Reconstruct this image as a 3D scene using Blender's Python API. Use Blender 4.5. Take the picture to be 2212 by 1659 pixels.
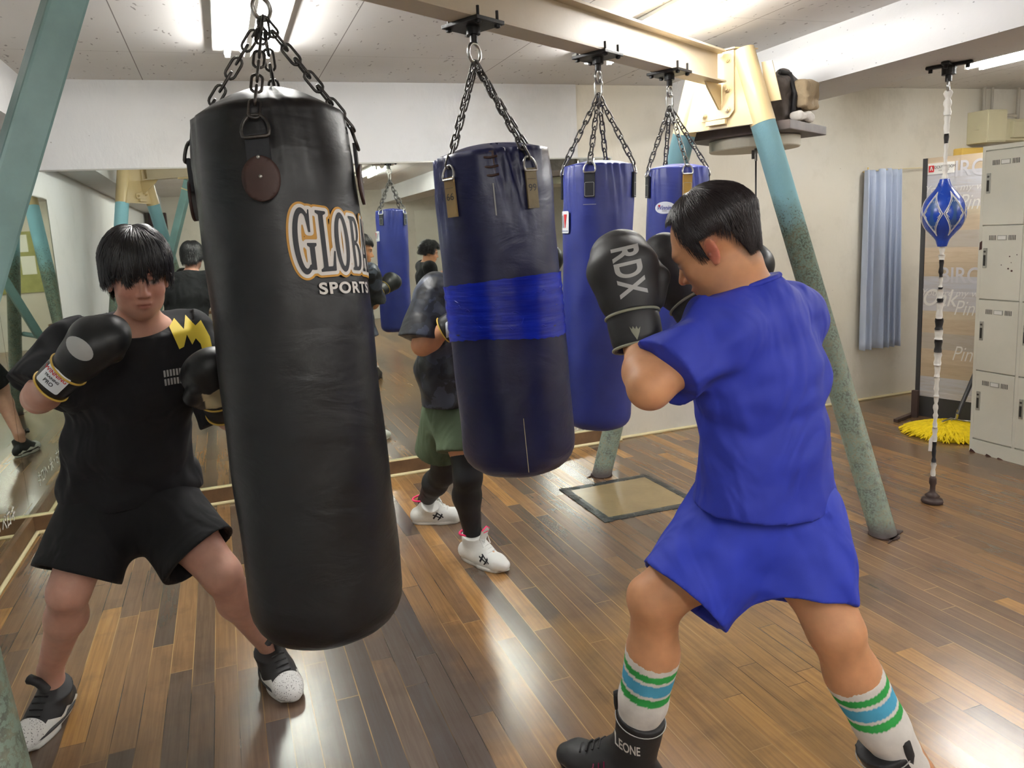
import bpy, bmesh, math, random
import numpy as np
from mathutils import Vector, Matrix
from mathutils.bvhtree import BVHTree

# ---------------------------------------------------------------- camera, world, exposure
for o in list(bpy.data.objects): bpy.data.objects.remove(o)
SC = bpy.context.scene
COL = SC.collection
W_, H_ = 2212.0, 1659.0
F_, YAW, PITCH, ROLL, CX, CY = 1576.93, -0.3176, 0.14785, -0.0570, 1010.07, 740.97
CAMH = 1.5
cam = bpy.data.cameras.new('camera'); camo = bpy.data.objects.new('camera', cam); COL.objects.link(camo)
cam.sensor_fit = 'HORIZONTAL'; cam.sensor_width = 36.0; cam.lens = F_ / W_ * 36.0
cam.shift_x = (W_ / 2 - CX) / W_; cam.shift_y = (CY - H_ / 2) / W_
cam.clip_start = 0.05; cam.clip_end = 60
def _rot():
    cy, sy, cp, sp, cr, sr = math.cos(YAW), math.sin(YAW), math.cos(PITCH), math.sin(PITCH), math.cos(ROLL), math.sin(ROLL)
    Ry = Matrix(((cy, 0, sy), (0, 1, 0), (-sy, 0, cy))); Rx = Matrix(((1, 0, 0), (0, cp, -sp), (0, sp, cp))); Rz = Matrix(((cr, -sr, 0), (sr, cr, 0), (0, 0, 1)))
    return Rz @ Rx @ Ry
R_ = _rot()
def _w(v): return Vector((v[0], v[2], -v[1]))
rx, dn, fw = _w(R_[0]), _w(R_[1]), _w(R_[2])
m = Matrix.Identity(4)
for i in range(3):
    m[i][0] = rx[i]; m[i][1] = -dn[i]; m[i][2] = -fw[i]
m[2][3] = CAMH
camo.matrix_world = m
SC.camera = camo
wd = bpy.data.worlds.new('world'); SC.world = wd; wd.use_nodes = True
wd.node_tree.nodes['Background'].inputs[0].default_value = (0.75, 0.8, 0.85, 1)
wd.node_tree.nodes['Background'].inputs[1].default_value = 0.15
SC.view_settings.view_transform = 'Standard'; SC.view_settings.look = 'None'; SC.view_settings.gamma = 1.0
SC.view_settings.exposure = 0.95
TUBE = 50.0

# ---------------------------------------------------------------- object helpers
def wloc(o):
    v = Vector((0, 0, 0))
    while o is not None:
        v += o.location; o = o.parent
    return v
def obj(name, verts, faces, mat=None, parent=None, smooth=False, uv=None, attr=None):
    """links one mesh object; verts are world coordinates"""
    off = wloc(parent) if parent is not None else Vector((0, 0, 0))
    v = np.asarray(verts, dtype=float).reshape(-1, 3) - np.array(off)
    me = bpy.data.meshes.new(name)
    me.from_pydata([tuple(q) for q in v], [], [tuple(int(i) for i in f) for f in faces])
    if smooth: me.polygons.foreach_set('use_smooth', [True] * len(me.polygons))
    if attr is not None:
        ca = me.color_attributes.new('Col', 'FLOAT_COLOR', 'POINT')
        a = np.ones((len(v), 4)); a[:, :3] = attr
        ca.data.foreach_set('color', a.ravel())
    me.update()
    o = bpy.data.objects.new(name, me); COL.objects.link(o)
    if parent is not None: o.parent = parent
    for mm in (mat if isinstance(mat, (list, tuple)) else [mat]):
        if mm: me.materials.append(mm)
    return o
def tag(o, label=None, cat=None, group=None, kind=None):
    if label: o['label'] = label
    if cat: o['category'] = cat
    if group: o['group'] = group
    if kind: o['kind'] = kind
    return o
def thing(name, label, cat, loc, group=None):
    o = bpy.data.objects.new(name, None); COL.objects.link(o); o.location = loc; o.empty_display_size = .1
    return tag(o, label, cat, group)
class MB:
    def __init__(s): s.v = []; s.f = []
    def add(s, v, f):
        n = len(s.v); s.v += [tuple(q) for q in v]; s.f += [tuple(i + n for i in q) for q in f]; return s
    def box(s, c, d, R=None, bev=0.0):
        c = Vector(c); hx, hy, hz = d[0] / 2, d[1] / 2, d[2] / 2
        if bev <= 0:
            p = [Vector((x, y, z)) for x in (-hx, hx) for y in (-hy, hy) for z in (-hz, hz)]
            f = [(0, 1, 3, 2), (4, 6, 7, 5), (0, 4, 5, 1), (2, 3, 7, 6), (0, 2, 6, 4), (1, 5, 7, 3)]
        else:
            bm = bmesh.new(); bmesh.ops.create_cube(bm, size=1)
            for q in bm.verts: q.co = Vector((q.co.x * d[0], q.co.y * d[1], q.co.z * d[2]))
            bmesh.ops.bevel(bm, geom=bm.edges[:] + bm.verts[:], offset=bev, segments=2, profile=.6, affect='EDGES')
            bm.verts.index_update(); p = [q.co.copy() for q in bm.verts]; f = [[q.index for q in g.verts] for g in bm.faces]; bm.free()
        if R is not None: p = [R @ q for q in p]
        return s.add([c + q for q in p], f)
    def b2(s, lo, hi, bev=0.0):
        lo = Vector(lo); hi = Vector(hi); return s.box((lo + hi) / 2, hi - lo, None, bev)
    def tube(s, pts, r, n=12, cap=True, closed=False):
        pts = [Vector(p) for p in pts]; rr = r if isinstance(r, (list, tuple)) else [r] * len(pts)
        N = len(pts); V = []; prev = None
        for i, p in enumerate(pts):
            if closed: t = (pts[(i + 1) % N] - pts[i - 1]).normalized()
            else: t = (pts[min(i + 1, N - 1)] - pts[max(i - 1, 0)]).normalized()
            if prev is None:
                a = Vector((0, 0, 1)) if abs(t.z) < .9 else Vector((1, 0, 0)); nrm = t.cross(a).normalized()
            else:
                nrm = (prev - t * prev.dot(t))
                nrm = nrm.normalized() if nrm.length > 1e-6 else t.orthogonal().normalized()
            prev = nrm; b = t.cross(nrm)
            V += [p + (nrm * math.cos(2 * math.pi * k / n) + b * math.sin(2 * math.pi * k / n)) * rr[i] for k in range(n)]
        Fc = []
        for i in range(N if closed else N - 1):
            j = (i + 1) % N
            for k in range(n):
                k2 = (k + 1) % n; Fc.append((i * n + k, j * n + k, j * n + k2, i * n + k2))
        if cap and not closed:
            Fc.append(tuple(range(n - 1, -1, -1))); Fc.append(tuple((N - 1) * n + k for k in range(n)))
        return s.add(V, Fc)
    def cyl(s, a, b, r, n=16, r2=None): return s.tube([a, b], [r, r if r2 is None else r2], n)
    def lathe(s, c, prof, n=32, R=None):
        """prof: list of (radius, z)"""
        c = Vector(c); V = []
        for r, z in prof:
            for k in range(n):
                q = Vector((r * math.cos(2 * math.pi * k / n), r * math.sin(2 * math.pi * k / n), z)); V.append(c + (R @ q if R is not None else q))
        Fc = []
        for i in range(len(prof) - 1):
            for k in range(n):
                k2 = (k + 1) % n; Fc.append((i * n + k, i * n + k2, (i + 1) * n + k2, (i + 1) * n + k))
        Fc.append(tuple(range(n - 1, -1, -1))); Fc.append(tuple((len(prof) - 1) * n + k for k in range(n)))
        return s.add(V, Fc)
    def prism(s, poly, n_, t):
        """poly: 3D points in a plane, extruded by vector n_*t"""
        poly = [Vector(p) for p in poly]; d = Vector(n_) * t; k = len(poly)
        return s.add(poly + [p + d for p in poly], [tuple(range(k - 1, -1, -1)), tuple(range(k, 2 * k))] + [(i, (i + 1) % k, k + (i + 1) % k, k + i) for i in range(k)])
    def out(s, name, mat, parent=None, smooth=False, attr=None): return obj(name, s.v, s.f, mat, parent, smooth, attr=attr)
def shade_auto(o, ang=40):
    me = o.data; me.polygons.foreach_set('use_smooth', [True] * len(me.polygons))
    bm = bmesh.new(); bm.from_mesh(me)
    for e in bm.edges:
        if len(e.link_faces) == 2 and e.calc_face_angle(0) > math.radians(ang): e.smooth = False
    bm.to_mesh(me); bm.free(); return o

# ---------------------------------------------------------------- materials
def new_mat(name):
    m = bpy.data.materials.new(name); m.use_nodes = True; nt = m.node_tree
    return m, nt, nt.nodes['Principled BSDF']
def N(nt, t, **kw):
    n = nt.nodes.new(t)
    for k, v in kw.items(): setattr(n, k, v)
    return n
def ramp(nt, src, stops, interp='LINEAR'):
    r = N(nt, 'ShaderNodeValToRGB'); r.color_ramp.interpolation = interp
    el = r.color_ramp.elements
    while len(el) > 1: el.remove(el[-1])
    el[0].position = stops[0][0]; el[0].color = (*stops[0][1], 1)
    for p, c in stops[1:]:
        e = el.new(p); e.color = (*c, 1)
    nt.links.new(src, r.inputs[0]); return r
def mixc(nt, fac, a, b, mode='MIX'):
    n = N(nt, 'ShaderNodeMix', data_type='RGBA', blend_type=mode)
    for s, v in ((0, fac), (6, a), (7, b)):
        if hasattr(v, 'is_linked') or hasattr(v, 'links'): nt.links.new(v, n.inputs[s])
        elif s == 0: n.inputs[0].default_value = v
        else: n.inputs[s].default_value = (*v, 1)
    return n.outputs[2]
def mth(nt, op, a, b=None, c=None, clamp=False):
    n = N(nt, 'ShaderNodeMath', operation=op, use_clamp=clamp)
    for i, v in enumerate((a, b, c)):
        if v is None: continue
        if hasattr(v, 'links'): nt.links.new(v, n.inputs[i])
        else: n.inputs[i].default_value = v
    return n.outputs[0]
def noise(nt, vec, scale, detail=4, rough=.5, dist=0.0):
    n = N(nt, 'ShaderNodeTexNoise'); n.inputs['Scale'].default_value = scale; n.inputs['Detail'].default_value = detail
    n.inputs['Roughness'].default_value = rough; n.inputs['Distortion'].default_value = dist
    if vec is not None: nt.links.new(vec, n.inputs['Vector'])
    return n.outputs[0]
def coords(nt, kind='Object', scale=None, rot=None):
    t = N(nt, 'ShaderNodeTexCoord'); out = t.outputs[kind]
    if scale or rot:
        mp = N(nt, 'ShaderNodeMapping'); nt.links.new(out, mp.inputs[0])
        if scale: mp.inputs['Scale'].default_value = scale
        if rot: mp.inputs['Rotation'].default_value = rot
        out = mp.outputs[0]
    return out
def bump(nt, bsdf, h, strength=.3, dist=.01, prev=None):
    b = N(nt, 'ShaderNodeBump'); b.inputs['Strength'].default_value = strength; b.inputs['Distance'].default_value = dist
    nt.links.new(h, b.inputs['Height'])
    if prev is not None: nt.links.new(prev, b.inputs['Normal'])
    if bsdf is not None: nt.links.new(b.outputs[0], bsdf.inputs['Normal'])
    return b.outputs[0]
def simple(name, col, rough=.6, metal=0.0, nscale=0, namp=.15, bscale=0, bstr=.2, bdist=.005, spec=None, coat=0.0, sheen=0.0, sss=0.0):
    m, nt, b = new_mat(name)
    b.inputs['Roughness'].default_value = rough; b.inputs['Metallic'].default_value = metal
    b.inputs['Base Color'].default_value = (*col, 1)
    if spec is not None: b.inputs['Specular IOR Level'].default_value = spec
    if coat: b.inputs['Coat Weight'].default_value = coat; b.inputs['Coat Roughness'].default_value = .15
    if sheen: b.inputs['Sheen Weight'].default_value = sheen
    if nscale:
        f = noise(nt, coords(nt), nscale, 5, .6)
        lo = tuple(c * (1 - namp) for c in col); hi = tuple(min(1, c * (1 + namp)) for c in col)
        r = ramp(nt, f, [(.3, lo), (.7, hi)]); nt.links.new(r.outputs[0], b.inputs['Base Color'])
    if bscale: bump(nt, b, noise(nt, coords(nt), bscale, 4, .6), bstr, bdist)
    return m
def S(r, g, b):
    """sRGB 0..255 to linear"""
    return tuple((c / 255 / 12.92) if c / 255 <= .04045 else ((c / 255 + .055) / 1.055) ** 2.4 for c in (r, g, b))

def mat_wall(name, base, warm, stain=.3):
    m, nt, b = new_mat(name); co = coords(nt)
    big = noise(nt, co, .7, 3, .5); mid = noise(nt, co, 3.5, 6, .65)
    c = ramp(nt, big, [(.35, base), (.65, warm)]).outputs[0]
    c = mixc(nt, mth(nt, 'MULTIPLY', ramp(nt, mid, [(.52, (0, 0, 0)), (.75, (1, 1, 1))]).outputs[0], stain), c, tuple(x * .72 for x in warm))
    v = N(nt, 'ShaderNodeTexVoronoi'); v.inputs['Scale'].default_value = 14; nt.links.new(co, v.inputs['Vector'])
    dots = ramp(nt, v.outputs['Distance'], [(0.035, (1, 1, 1)), (.06, (0, 0, 0))]).outputs[0]
    sparse = ramp(nt, noise(nt, co, 2.3, 2), [(.56, (0, 0, 0)), (.62, (1, 1, 1))]).outputs[0]
    c = mixc(nt, mth(nt, 'MULTIPLY', mth(nt, 'MULTIPLY', dots, sparse), .6), c, (.18, .16, .14))
    nt.links.new(c, b.inputs['Base Color']); b.inputs['Roughness'].default_value = .85
    n1 = bump(nt, None, noise(nt, coords(nt, scale=(1, 1, .45)), 34, 3, .55), .35, .006)
    bump(nt, b, noise(nt, co, 140, 2), .12, .002, n1)
    return m
M = {}
M['wall'] = mat_wall('painted_plaster', S(203, 205, 207), S(202, 202, 200))
M['wallw'] = mat_wall('painted_plaster_warm', S(208, 206, 198), S(204, 198, 182), .45)
def mat_concrete():
    m, nt, b = new_mat('pitted_concrete'); co = coords(nt)
    c = ramp(nt, noise(nt, co, 1.5, 5), [(.3, S(202, 202, 204)), (.7, S(216, 216, 214))]).outputs[0]
    for sc, th in ((38, .11), (15, .05)):
        v = N(nt, 'ShaderNodeTexVoronoi'); v.inputs['Scale'].default_value = sc; nt.links.new(coords(nt, scale=(1, .7, 1.2)), v.inputs['Vector'])
        d = ramp(nt, v.outputs['Distance'], [(th * .7, (1, 1, 1)), (th * 1.3, (0, 0, 0))]).outputs[0]
        sp = ramp(nt, noise(nt, co, sc * .35, 3), [(.48, (0, 0, 0)), (.56, (1, 1, 1))]).outputs[0]
        c = mixc(nt, mth(nt, 'MULTIPLY', mth(nt, 'MULTIPLY', d, sp), .75), c, (.17, .17, .18))
    nt.links.new(c, b.inputs['Base Color']); b.inputs['Roughness'].default_value = .8
    bump(nt, b, noise(nt, co, 60, 4), .3, .004); return m
M['concrete'] = mat_concrete()
def mat_ceiling():
    m, nt, b = new_mat('acoustic_ceiling_board'); co = coords(nt)
    sep = N(nt, 'ShaderNodeSeparateXYZ'); nt.links.new(co, sep.inputs[0])
    def seam(ax, off, per, w):
        f = mth(nt, 'FRACT', mth(nt, 'DIVIDE', mth(nt, 'SUBTRACT', sep.outputs[ax], off), per))
        d = mth(nt, 'MINIMUM', f, mth(nt, 'SUBTRACT', 1.0, f)); return mth(nt, 'LESS_THAN', d, w / per)
    sm = mth(nt, 'MAXIMUM', seam(0, -.30, .932, .0022), mth(nt, 'MULTIPLY', seam(1, 2.97, .868, .0016), .6))
    v = N(nt, 'ShaderNodeTexVoronoi'); v.inputs['Scale'].default_value = 30
    mp = N(nt, 'ShaderNodeMapping'); mp.inputs['Scale'].default_value = (1.0, .42, 1); nt.links.new(co, mp.inputs[0])
    wn = N(nt, 'ShaderNodeTexNoise'); wn.inputs['Scale'].default_value = 18; nt.links.new(mp.outputs[0], wn.inputs['Vector'])
    ad = N(nt, 'ShaderNodeVectorMath', operation='MULTIPLY_ADD'); nt.links.new(wn.outputs['Color'], ad.inputs[0]); ad.inputs[1].default_value = (.09, .09, 0); nt.links.new(mp.outputs[0], ad.inputs[2])
    nt.links.new(ad.outputs[0], v.inputs['Vector'])
    d = ramp(nt, v.outputs['Distance'], [(.15, (1, 1, 1)), (.22, (0, 0, 0))]).outputs[0]
    sp = ramp(nt, noise(nt, co, 26, 2), [(.50, (0, 0, 0)), (.55, (1, 1, 1))]).outputs[0]
    c = ramp(nt, noise(nt, co, 1.2, 3), [(.3, S(205, 202, 198)), (.7, S(214, 212, 210))]).outputs[0]
    c = mixc(nt, mth(nt, 'MULTIPLY', mth(nt, 'MULTIPLY', d, sp), .7), c, (.16, .14, .13))
    c = mixc(nt, mth(nt, 'MULTIPLY', sm, .8), c, (.10, .08, .07))
    nt.links.new(c, b.inputs['Base Color']); b.inputs['Roughness'].default_value = .9
    bump(nt, b, noise(nt, co, 90, 2), .1, .002); return m
M['ceiling'] = mat_ceiling()
def mat_floor():
    m, nt, b = new_mat('worn_varnished_floorboards'); co = coords(nt)
    sep = N(nt, 'ShaderNodeSeparateXYZ'); nt.links.new(co, sep.inputs[0])
    W = .0765; L = .92
    u = mth(nt, 'DIVIDE', mth(nt, 'ADD', sep.outputs[0], .166 + 40 * W), W); row = mth(nt, 'FLOOR', u); fu = mth(nt, 'FRACT', u)
    wr = N(nt, 'ShaderNodeTexWhiteNoise', noise_dimensions='1D'); nt.links.new(row, wr.inputs['W'])
    vv = mth(nt, 'ADD', mth(nt, 'DIVIDE', sep.outputs[1], L), mth(nt, 'ADD', wr.outputs['Value'], 20)); pk = mth(nt, 'FLOOR', vv); fv = mth(nt, 'FRACT', vv)
    cb = N(nt, 'ShaderNodeCombineXYZ'); nt.links.new(row, cb.inputs[0]); nt.links.new(pk, cb.inputs[1])
    wp = N(nt, 'ShaderNodeTexWhiteNoise', noise_dimensions='3D'); nt.links.new(cb.outputs[0], wp.inputs['Vector'])
    big = noise(nt, co, .55, 2, .5)
    # wear: the boards have gone orange-brown in some zones, grey-black in others
    val = mth(nt, 'ADD', mth(nt, 'MULTIPLY', wp.outputs['Value'], .8), mth(nt, 'MULTIPLY', big, .35))
    warm = ramp(nt, val, [(.16, S(88, 74, 64)), (.40, S(112, 88, 68)), (.62, S(128, 98, 70)), (.84, S(144, 108, 70)), (1.0, S(176, 130, 72))]).outputs[0]
    # worn zones: grey-black where the heavy bag is worked, honey coloured in front of the navy bag
    def zone(cx, cy, rx_, ry_):
        a = mth(nt, 'POWER', mth(nt, 'DIVIDE', mth(nt, 'SUBTRACT', sep.outputs[0], cx), rx_), 2.0); b_ = mth(nt, 'POWER', mth(nt, 'DIVIDE', mth(nt, 'SUBTRACT', sep.outputs[1], cy), ry_), 2.0)
        d = mth(nt, 'ADD', mth(nt, 'SQRT', mth(nt, 'ADD', a, b_)), mth(nt, 'MULTIPLY', mth(nt, 'SUBTRACT', noise(nt, co, 3, 4), .5), .9))
        return ramp(nt, mth(nt, 'ADD', d, mth(nt, 'MULTIPLY', mth(nt, 'SUBTRACT', wp.outputs['Value'], .5), .5)), [(.55, (1, 1, 1)), (1.0, (0, 0, 0))]).outputs[0]
    warm = mixc(nt, mth(nt, 'MULTIPLY', zone(.42, 2.05, .62, .95), .8), warm, S(72, 70, 72))
    warm = mixc(nt, mth(nt, 'MULTIPLY', zone(1.45, 1.75, .60, .75), .7), warm, S(164, 124, 70))
    warm = mixc(nt, mth(nt, 'MULTIPLY', zone(3.7, 2.7, 1.7, 1.7), .6), warm, S(122, 92, 66))
    # grain
    gco = N(nt, 'ShaderNodeCombineXYZ'); nt.links.new(mth(nt, 'MULTIPLY', sep.outputs[0], 26), gco.inputs[0]); nt.links.new(sep.outputs[1], gco.inputs[1]); nt.links.new(mth(nt, 'MULTIPLY', wp.outputs['Value'], 37), gco.inputs[2])
    g = noise(nt, gco.outputs[0], 3.2, 6, .6, .5)
    c = mixc(nt, mth(nt, 'MULTIPLY', ramp(nt, g, [(.35, (0, 0, 0)), (.8, (1, 1, 1))]).outputs[0], .5), warm, S(66, 46, 32))
    blot = noise(nt, co, 5, 5, .6); c = mixc(nt, mth(nt, 'MULTIPLY', ramp(nt, blot, [(.5, (0, 0, 0)), (.7, (1, 1, 1))]).outputs[0], .35), c, S(70, 56, 44))
    du = mth(nt, 'MINIMUM', fu, mth(nt, 'SUBTRACT', 1.0, fu)); dv = mth(nt, 'MINIMUM', fv, mth(nt, 'SUBTRACT', 1.0, fv))
    jt = mth(nt, 'MAXIMUM', mth(nt, 'LESS_THAN', du, .0016 / W), mth(nt, 'LESS_THAN', dv, .0012 / L))
    jn = noise(nt, co, 1.3, 2); jc = ramp(nt, jn, [(.42, S(46, 34, 24)), (.56, S(176, 140, 92))]).outputs[0]
    c = mixc(nt, mth(nt, 'MULTIPLY', jt, .75), c, jc)
    scr = noise(nt, coords(nt, scale=(3, 20, 1), rot=(0, 0, .5)), 6, 3, .6)
    nt.links.new(c, b.inputs['Base Color'])
    r = mth(nt, 'ADD', .225, mth(nt, 'MULTIPLY', wp.outputs['Value'], .04))
    nt.links.new(r, b.inputs['Roughness']); b.inputs['Specular IOR Level'].default_value = .55
    b.inputs['Coat Weight'].default_value = .4; b.inputs['Coat Roughness'].default_value = .2
    h = mth(nt, 'ADD', mth(nt, 'MULTIPLY', g, .3), mth(nt, 'MULTIPLY', mth(nt, 'SUBTRACT', 1.0, jt), 1.0))
    n1 = bump(nt, None, h, .25, .0015); n2 = bump(nt, None, noise(nt, co, 2.2, 3), .25, .01, n1)
    tilt = mth(nt, 'MULTIPLY', wp.outputs['Value'], fu)
    bump(nt, b, tilt, .25, .004, n2); return m
M['floor'] = mat_floor()
def mat_mirror():
    m, nt, b = new_mat('mirror_glass'); b.inputs['Metallic'].default_value = 1; b.inputs['Roughness'].default_value = 0.012
    co = coords(nt); f = ramp(nt, noise(nt, co, 2.2, 5, .6), [(.55, (0, 0, 0)), (.8, (1, 1, 1))]).outputs[0]
    nt.links.new(mixc(nt, mth(nt, 'MULTIPLY', f, .15), S(226, 232, 224), S(200, 205, 196)), b.inputs['Base Color']); return m
M['mirror'] = mat_mirror()
def mat_leather(name, col, rough=.35, wr=1.0, spec=.5):
    m, nt, b = new_mat(name); co = coords(nt)
    c = ramp(nt, noise(nt, co, 3, 5, .6), [(.3, tuple(x * .8 for x in col)), (.7, tuple(min(1, x * 1.2) for x in col))]).outputs[0]
    nt.links.new(c, b.inputs['Base Color']); b.inputs['Specular IOR Level'].default_value = spec
    nt.links.new(mth(nt, 'ADD', mth(nt, 'MULTIPLY', noise(nt, co, 9, 4), .25), rough - .1), b.inputs['Roughness'])
    n1 = bump(nt, None, noise(nt, coords(nt, scale=(1, 1, 2.4)), 5, 4, .55, .8), .35 * wr, .012)
    bump(nt, b, noise(nt, co, 260, 2), .1, .001, n1); return m
M['blackbag'] = mat_leather('black_vinyl_leather', S(21, 21, 24), .40, .9)
M['navybag'] = mat_leather('navy_vinyl_leather', S(29, 33, 70), .34)
M['bluebag'] = mat_leather('blue_vinyl_leather', S(44, 54, 128), .38, .6)
M['bluetape'] = mat_leather('blue_duct_tape', S(20, 42, 176), .24, .9)
M['blacktape'] = mat_leather('black_duct_tape', S(46, 50, 52), .25, 1.2)
M['glove'] = mat_leather('glove_leather_black', S(26, 27, 29), .38, .5)
M['glovematte'] = mat_leather('glove_leather_matte_black', S(40, 40, 42), .52, .4)
M['strapblk'] = simple('black_webbing', S(34, 36, 42), .6, bscale=120)
M['tan'] = simple('tan_leather', S(146, 122, 78), .55, nscale=20, bscale=60)
M['olive'] = simple('olive_leather', S(112, 98, 66), .5, nscale=20, bscale=60)
M['ochre'] = simple('ochre_leather', S(176, 140, 66), .7, nscale=30, bscale=60)
M['brownleather'] = simple('brown_leather', S(62, 38, 32), .5, nscale=20)
M['chrome'] = simple('worn_chrome', S(190, 190, 186), .28, .9, nscale=60, namp=.3)
M['darksteel'] = simple('dark_steel', S(92, 90, 88), .38, .85, nscale=60, namp=.35)
M['blackiron'] = simple('black_painted_iron', S(24, 22, 23), .45, .2, bscale=80)
M['cream'] = simple('cream_gloss_paint', S(200, 178, 134), .42, nscale=2.5, namp=.08, bscale=18, bstr=.25, bdist=.003, coat=.3)
M['beampaint'] = simple('beam_paint', S(190, 176, 152), .45, nscale=2.5, namp=.08, bscale=22, bstr=.3, bdist=.003)
def mat_pipe():
    m, nt, b = new_mat('flaking_blue_pipe_paint'); co = coords(nt); g = N(nt, 'ShaderNodeNewGeometry')
    sep = N(nt, 'ShaderNodeSeparateXYZ'); nt.links.new(g.outputs['Position'], sep.inputs[0])
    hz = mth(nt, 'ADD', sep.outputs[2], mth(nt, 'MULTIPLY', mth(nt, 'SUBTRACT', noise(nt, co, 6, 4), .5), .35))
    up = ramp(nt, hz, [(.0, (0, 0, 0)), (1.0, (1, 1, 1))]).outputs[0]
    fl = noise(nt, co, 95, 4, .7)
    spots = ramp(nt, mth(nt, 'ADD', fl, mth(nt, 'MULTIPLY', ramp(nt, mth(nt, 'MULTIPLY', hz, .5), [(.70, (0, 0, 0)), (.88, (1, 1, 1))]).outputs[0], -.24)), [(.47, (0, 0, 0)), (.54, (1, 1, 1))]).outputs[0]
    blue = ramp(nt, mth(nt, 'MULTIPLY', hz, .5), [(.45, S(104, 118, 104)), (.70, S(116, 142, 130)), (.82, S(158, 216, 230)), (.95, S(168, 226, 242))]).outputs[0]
    rust = ramp(nt, noise(nt, co, 20, 3), [(.4, S(66, 68, 58)), (.6, S(120, 116, 92)), (.7, S(92, 74, 50))]).outputs[0]
    c = mixc(nt, mth(nt, 'MULTIPLY', spots, .8), blue, rust)
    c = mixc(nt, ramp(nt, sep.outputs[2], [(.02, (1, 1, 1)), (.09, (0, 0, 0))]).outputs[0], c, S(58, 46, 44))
    nt.links.new(c, b.inputs['Base Color']); b.inputs['Roughness'].default_value = .5
    bump(nt, b, fl, .5, .003); return m
M['pipe'] = mat_pipe()
M['teal'] = simple('teal_gloss_paint', S(116, 150, 148), .4, nscale=5, namp=.18, bscale=24, bstr=.25, bdist=.003)
M['plinth'] = simple('brown_plinth_wood', S(104, 78, 54), .4, nscale=9, namp=.25, bscale=30)
M['creamtrim'] = simple('cream_plastic_trim', S(214, 202, 160), .4)
M['tubeglow'] = None
def emis(name, col, st):
    m, nt, b = new_mat(name); b.inputs['Base Color'].default_value = (.9, .9, .9, 1)
    b.inputs['Emission Color'].default_value = (*col, 1); b.inputs['Emission Strength'].default_value = st; return m
M['tubeglow'] = emis('fluorescent_tube', (1.0, .985, .96), TUBE)
M['fixture'] = simple('white_enamel', S(226, 226, 220), .4)
M['locker'] = simple('grey_beige_locker_paint', S(212, 211, 199), .4, nscale=3, namp=.05, bscale=30, bstr=.1)
M['lockdark'] = simple('dark_slot', S(48, 46, 42), .7)
M['silver'] = simple('brushed_silver', S(176, 176, 170), .35, .7)
M['rust'] = simple('chipped_brown', S(70, 42, 38), .7)
M['white'] = simple('white_paint', S(224, 224, 220), .5)
M['whitetape'] = simple('white_tape', S(214, 212, 206), .6, bscale=60, bstr=.5)
M['black'] = simple('black_rubber', S(24, 22, 24), .6)
M['ballblue'] = mat_leather('blue_leather_ball', S(26, 62, 158), .25, .3, .6)
M['ballpanel'] = mat_leather('darker_blue_leather_panel', S(36, 74, 132), .3, .3, .6)
M['rubberbrown'] = simple('dark_brown_rubber', S(62, 46, 42), .55)
M['curtain'] = simple('pale_blue_curtain_cloth', S(188, 200, 222), .85, nscale=2, namp=.05, bscale=300, bstr=.1, bdist=.001)
M['mop'] = simple('yellow_mop_yarn', S(244, 212, 10), .8, nscale=40, namp=.15, bscale=120)
M['boxcream'] = simple('cream_switch_box', S(198, 192, 160), .45, nscale=4, namp=.05)
M['conduit'] = simple('grey_conduit', S(168, 162, 150), .5)
M['yellowbox'] = simple('yellow_plastic', S(220, 184, 92), .5)
M['redinsig'] = simple('red_print', S(196, 30, 36), .5)
M['lamdark'] = simple('dark_grey_laminate', S(52, 52, 54), .5)
M['ply'] = simple('dark_plywood', S(84, 72, 68), .6, nscale=12, namp=.2)
M['drumwhite'] = simple('offwhite_drum', S(196, 190, 172), .6)
M['foldcloth'] = simple('tan_cloth', S(170, 152, 124), .9, bscale=40, bstr=.6, bdist=.01)
M['foldwhite'] = simple('white_cloth', S(214, 210, 204), .9, bscale=40, bstr=.6, bdist=.01)
M['foldbrown'] = simple('brown_bag_cloth', S(92, 84, 80), .7, bscale=30, bstr=.6, bdist=.01)
M['plastic'] = simple('clear_grey_plastic', S(176, 176, 178), .2, spec=.8, bscale=20, bstr=.6)
def cloth(name, col, rough=.85, nb=1.0, sheen=.0, amp=.0):
    m, nt, b = new_mat(name); co = coords(nt)
    c = ramp(nt, noise(nt, co, 4, 3), [(.3, tuple(x * .93 for x in col)), (.7, tuple(min(1, x * 1.05) for x in col))]).outputs[0]
    nt.links.new(c, b.inputs['Base Color']); b.inputs['Roughness'].default_value = rough; b.inputs['Sheen Weight'].default_value = sheen
    n1 = bump(nt, None, noise(nt, coords(nt, scale=(1, 1, .6)), 5.5, 2.2, .45, 1.4), .95 * nb, .05)
    bump(nt, b, noise(nt, co, 420, 1), .12, .001, n1); return m
M['bluecloth'] = cloth('royal_blue_jersey', S(36, 52, 168), .7, .9)
M['bluecloth2'] = cloth('royal_blue_shorts_cloth', S(34, 54, 176), .7, .9)
M['blackcloth'] = cloth('black_jersey', S(18, 18, 22), .9, .8)
M['blackcloth2'] = cloth('black_shorts_cloth', S(13, 13, 16), .9, .8)
M['greencloth'] = cloth('olive_green_shorts_cloth', S(82, 98, 74), .8)
M['tights'] = cloth('black_tights', S(22, 23, 28), .6, .3)
def mat_camo():
    m, nt, b = new_mat('black_camouflage_satin'); co = coords(nt)
    f = noise(nt, co, 9, 3, .5, .6); r = ramp(nt, f, [(0, S(20, 22, 28)), (.47, S(20, 22, 28)), (.48, S(36, 40, 50)), (.55, S(36, 40, 50)), (.56, S(62, 68, 84))], 'CONSTANT')
    nt.links.new(r.outputs[0], b.inputs['Base Color']); b.inputs['Roughness'].default_value = .45
    bump(nt, b, noise(nt, co, 7, 2, .45, 1.0), .6, .03); return m
M['camo'] = mat_camo()
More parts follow.
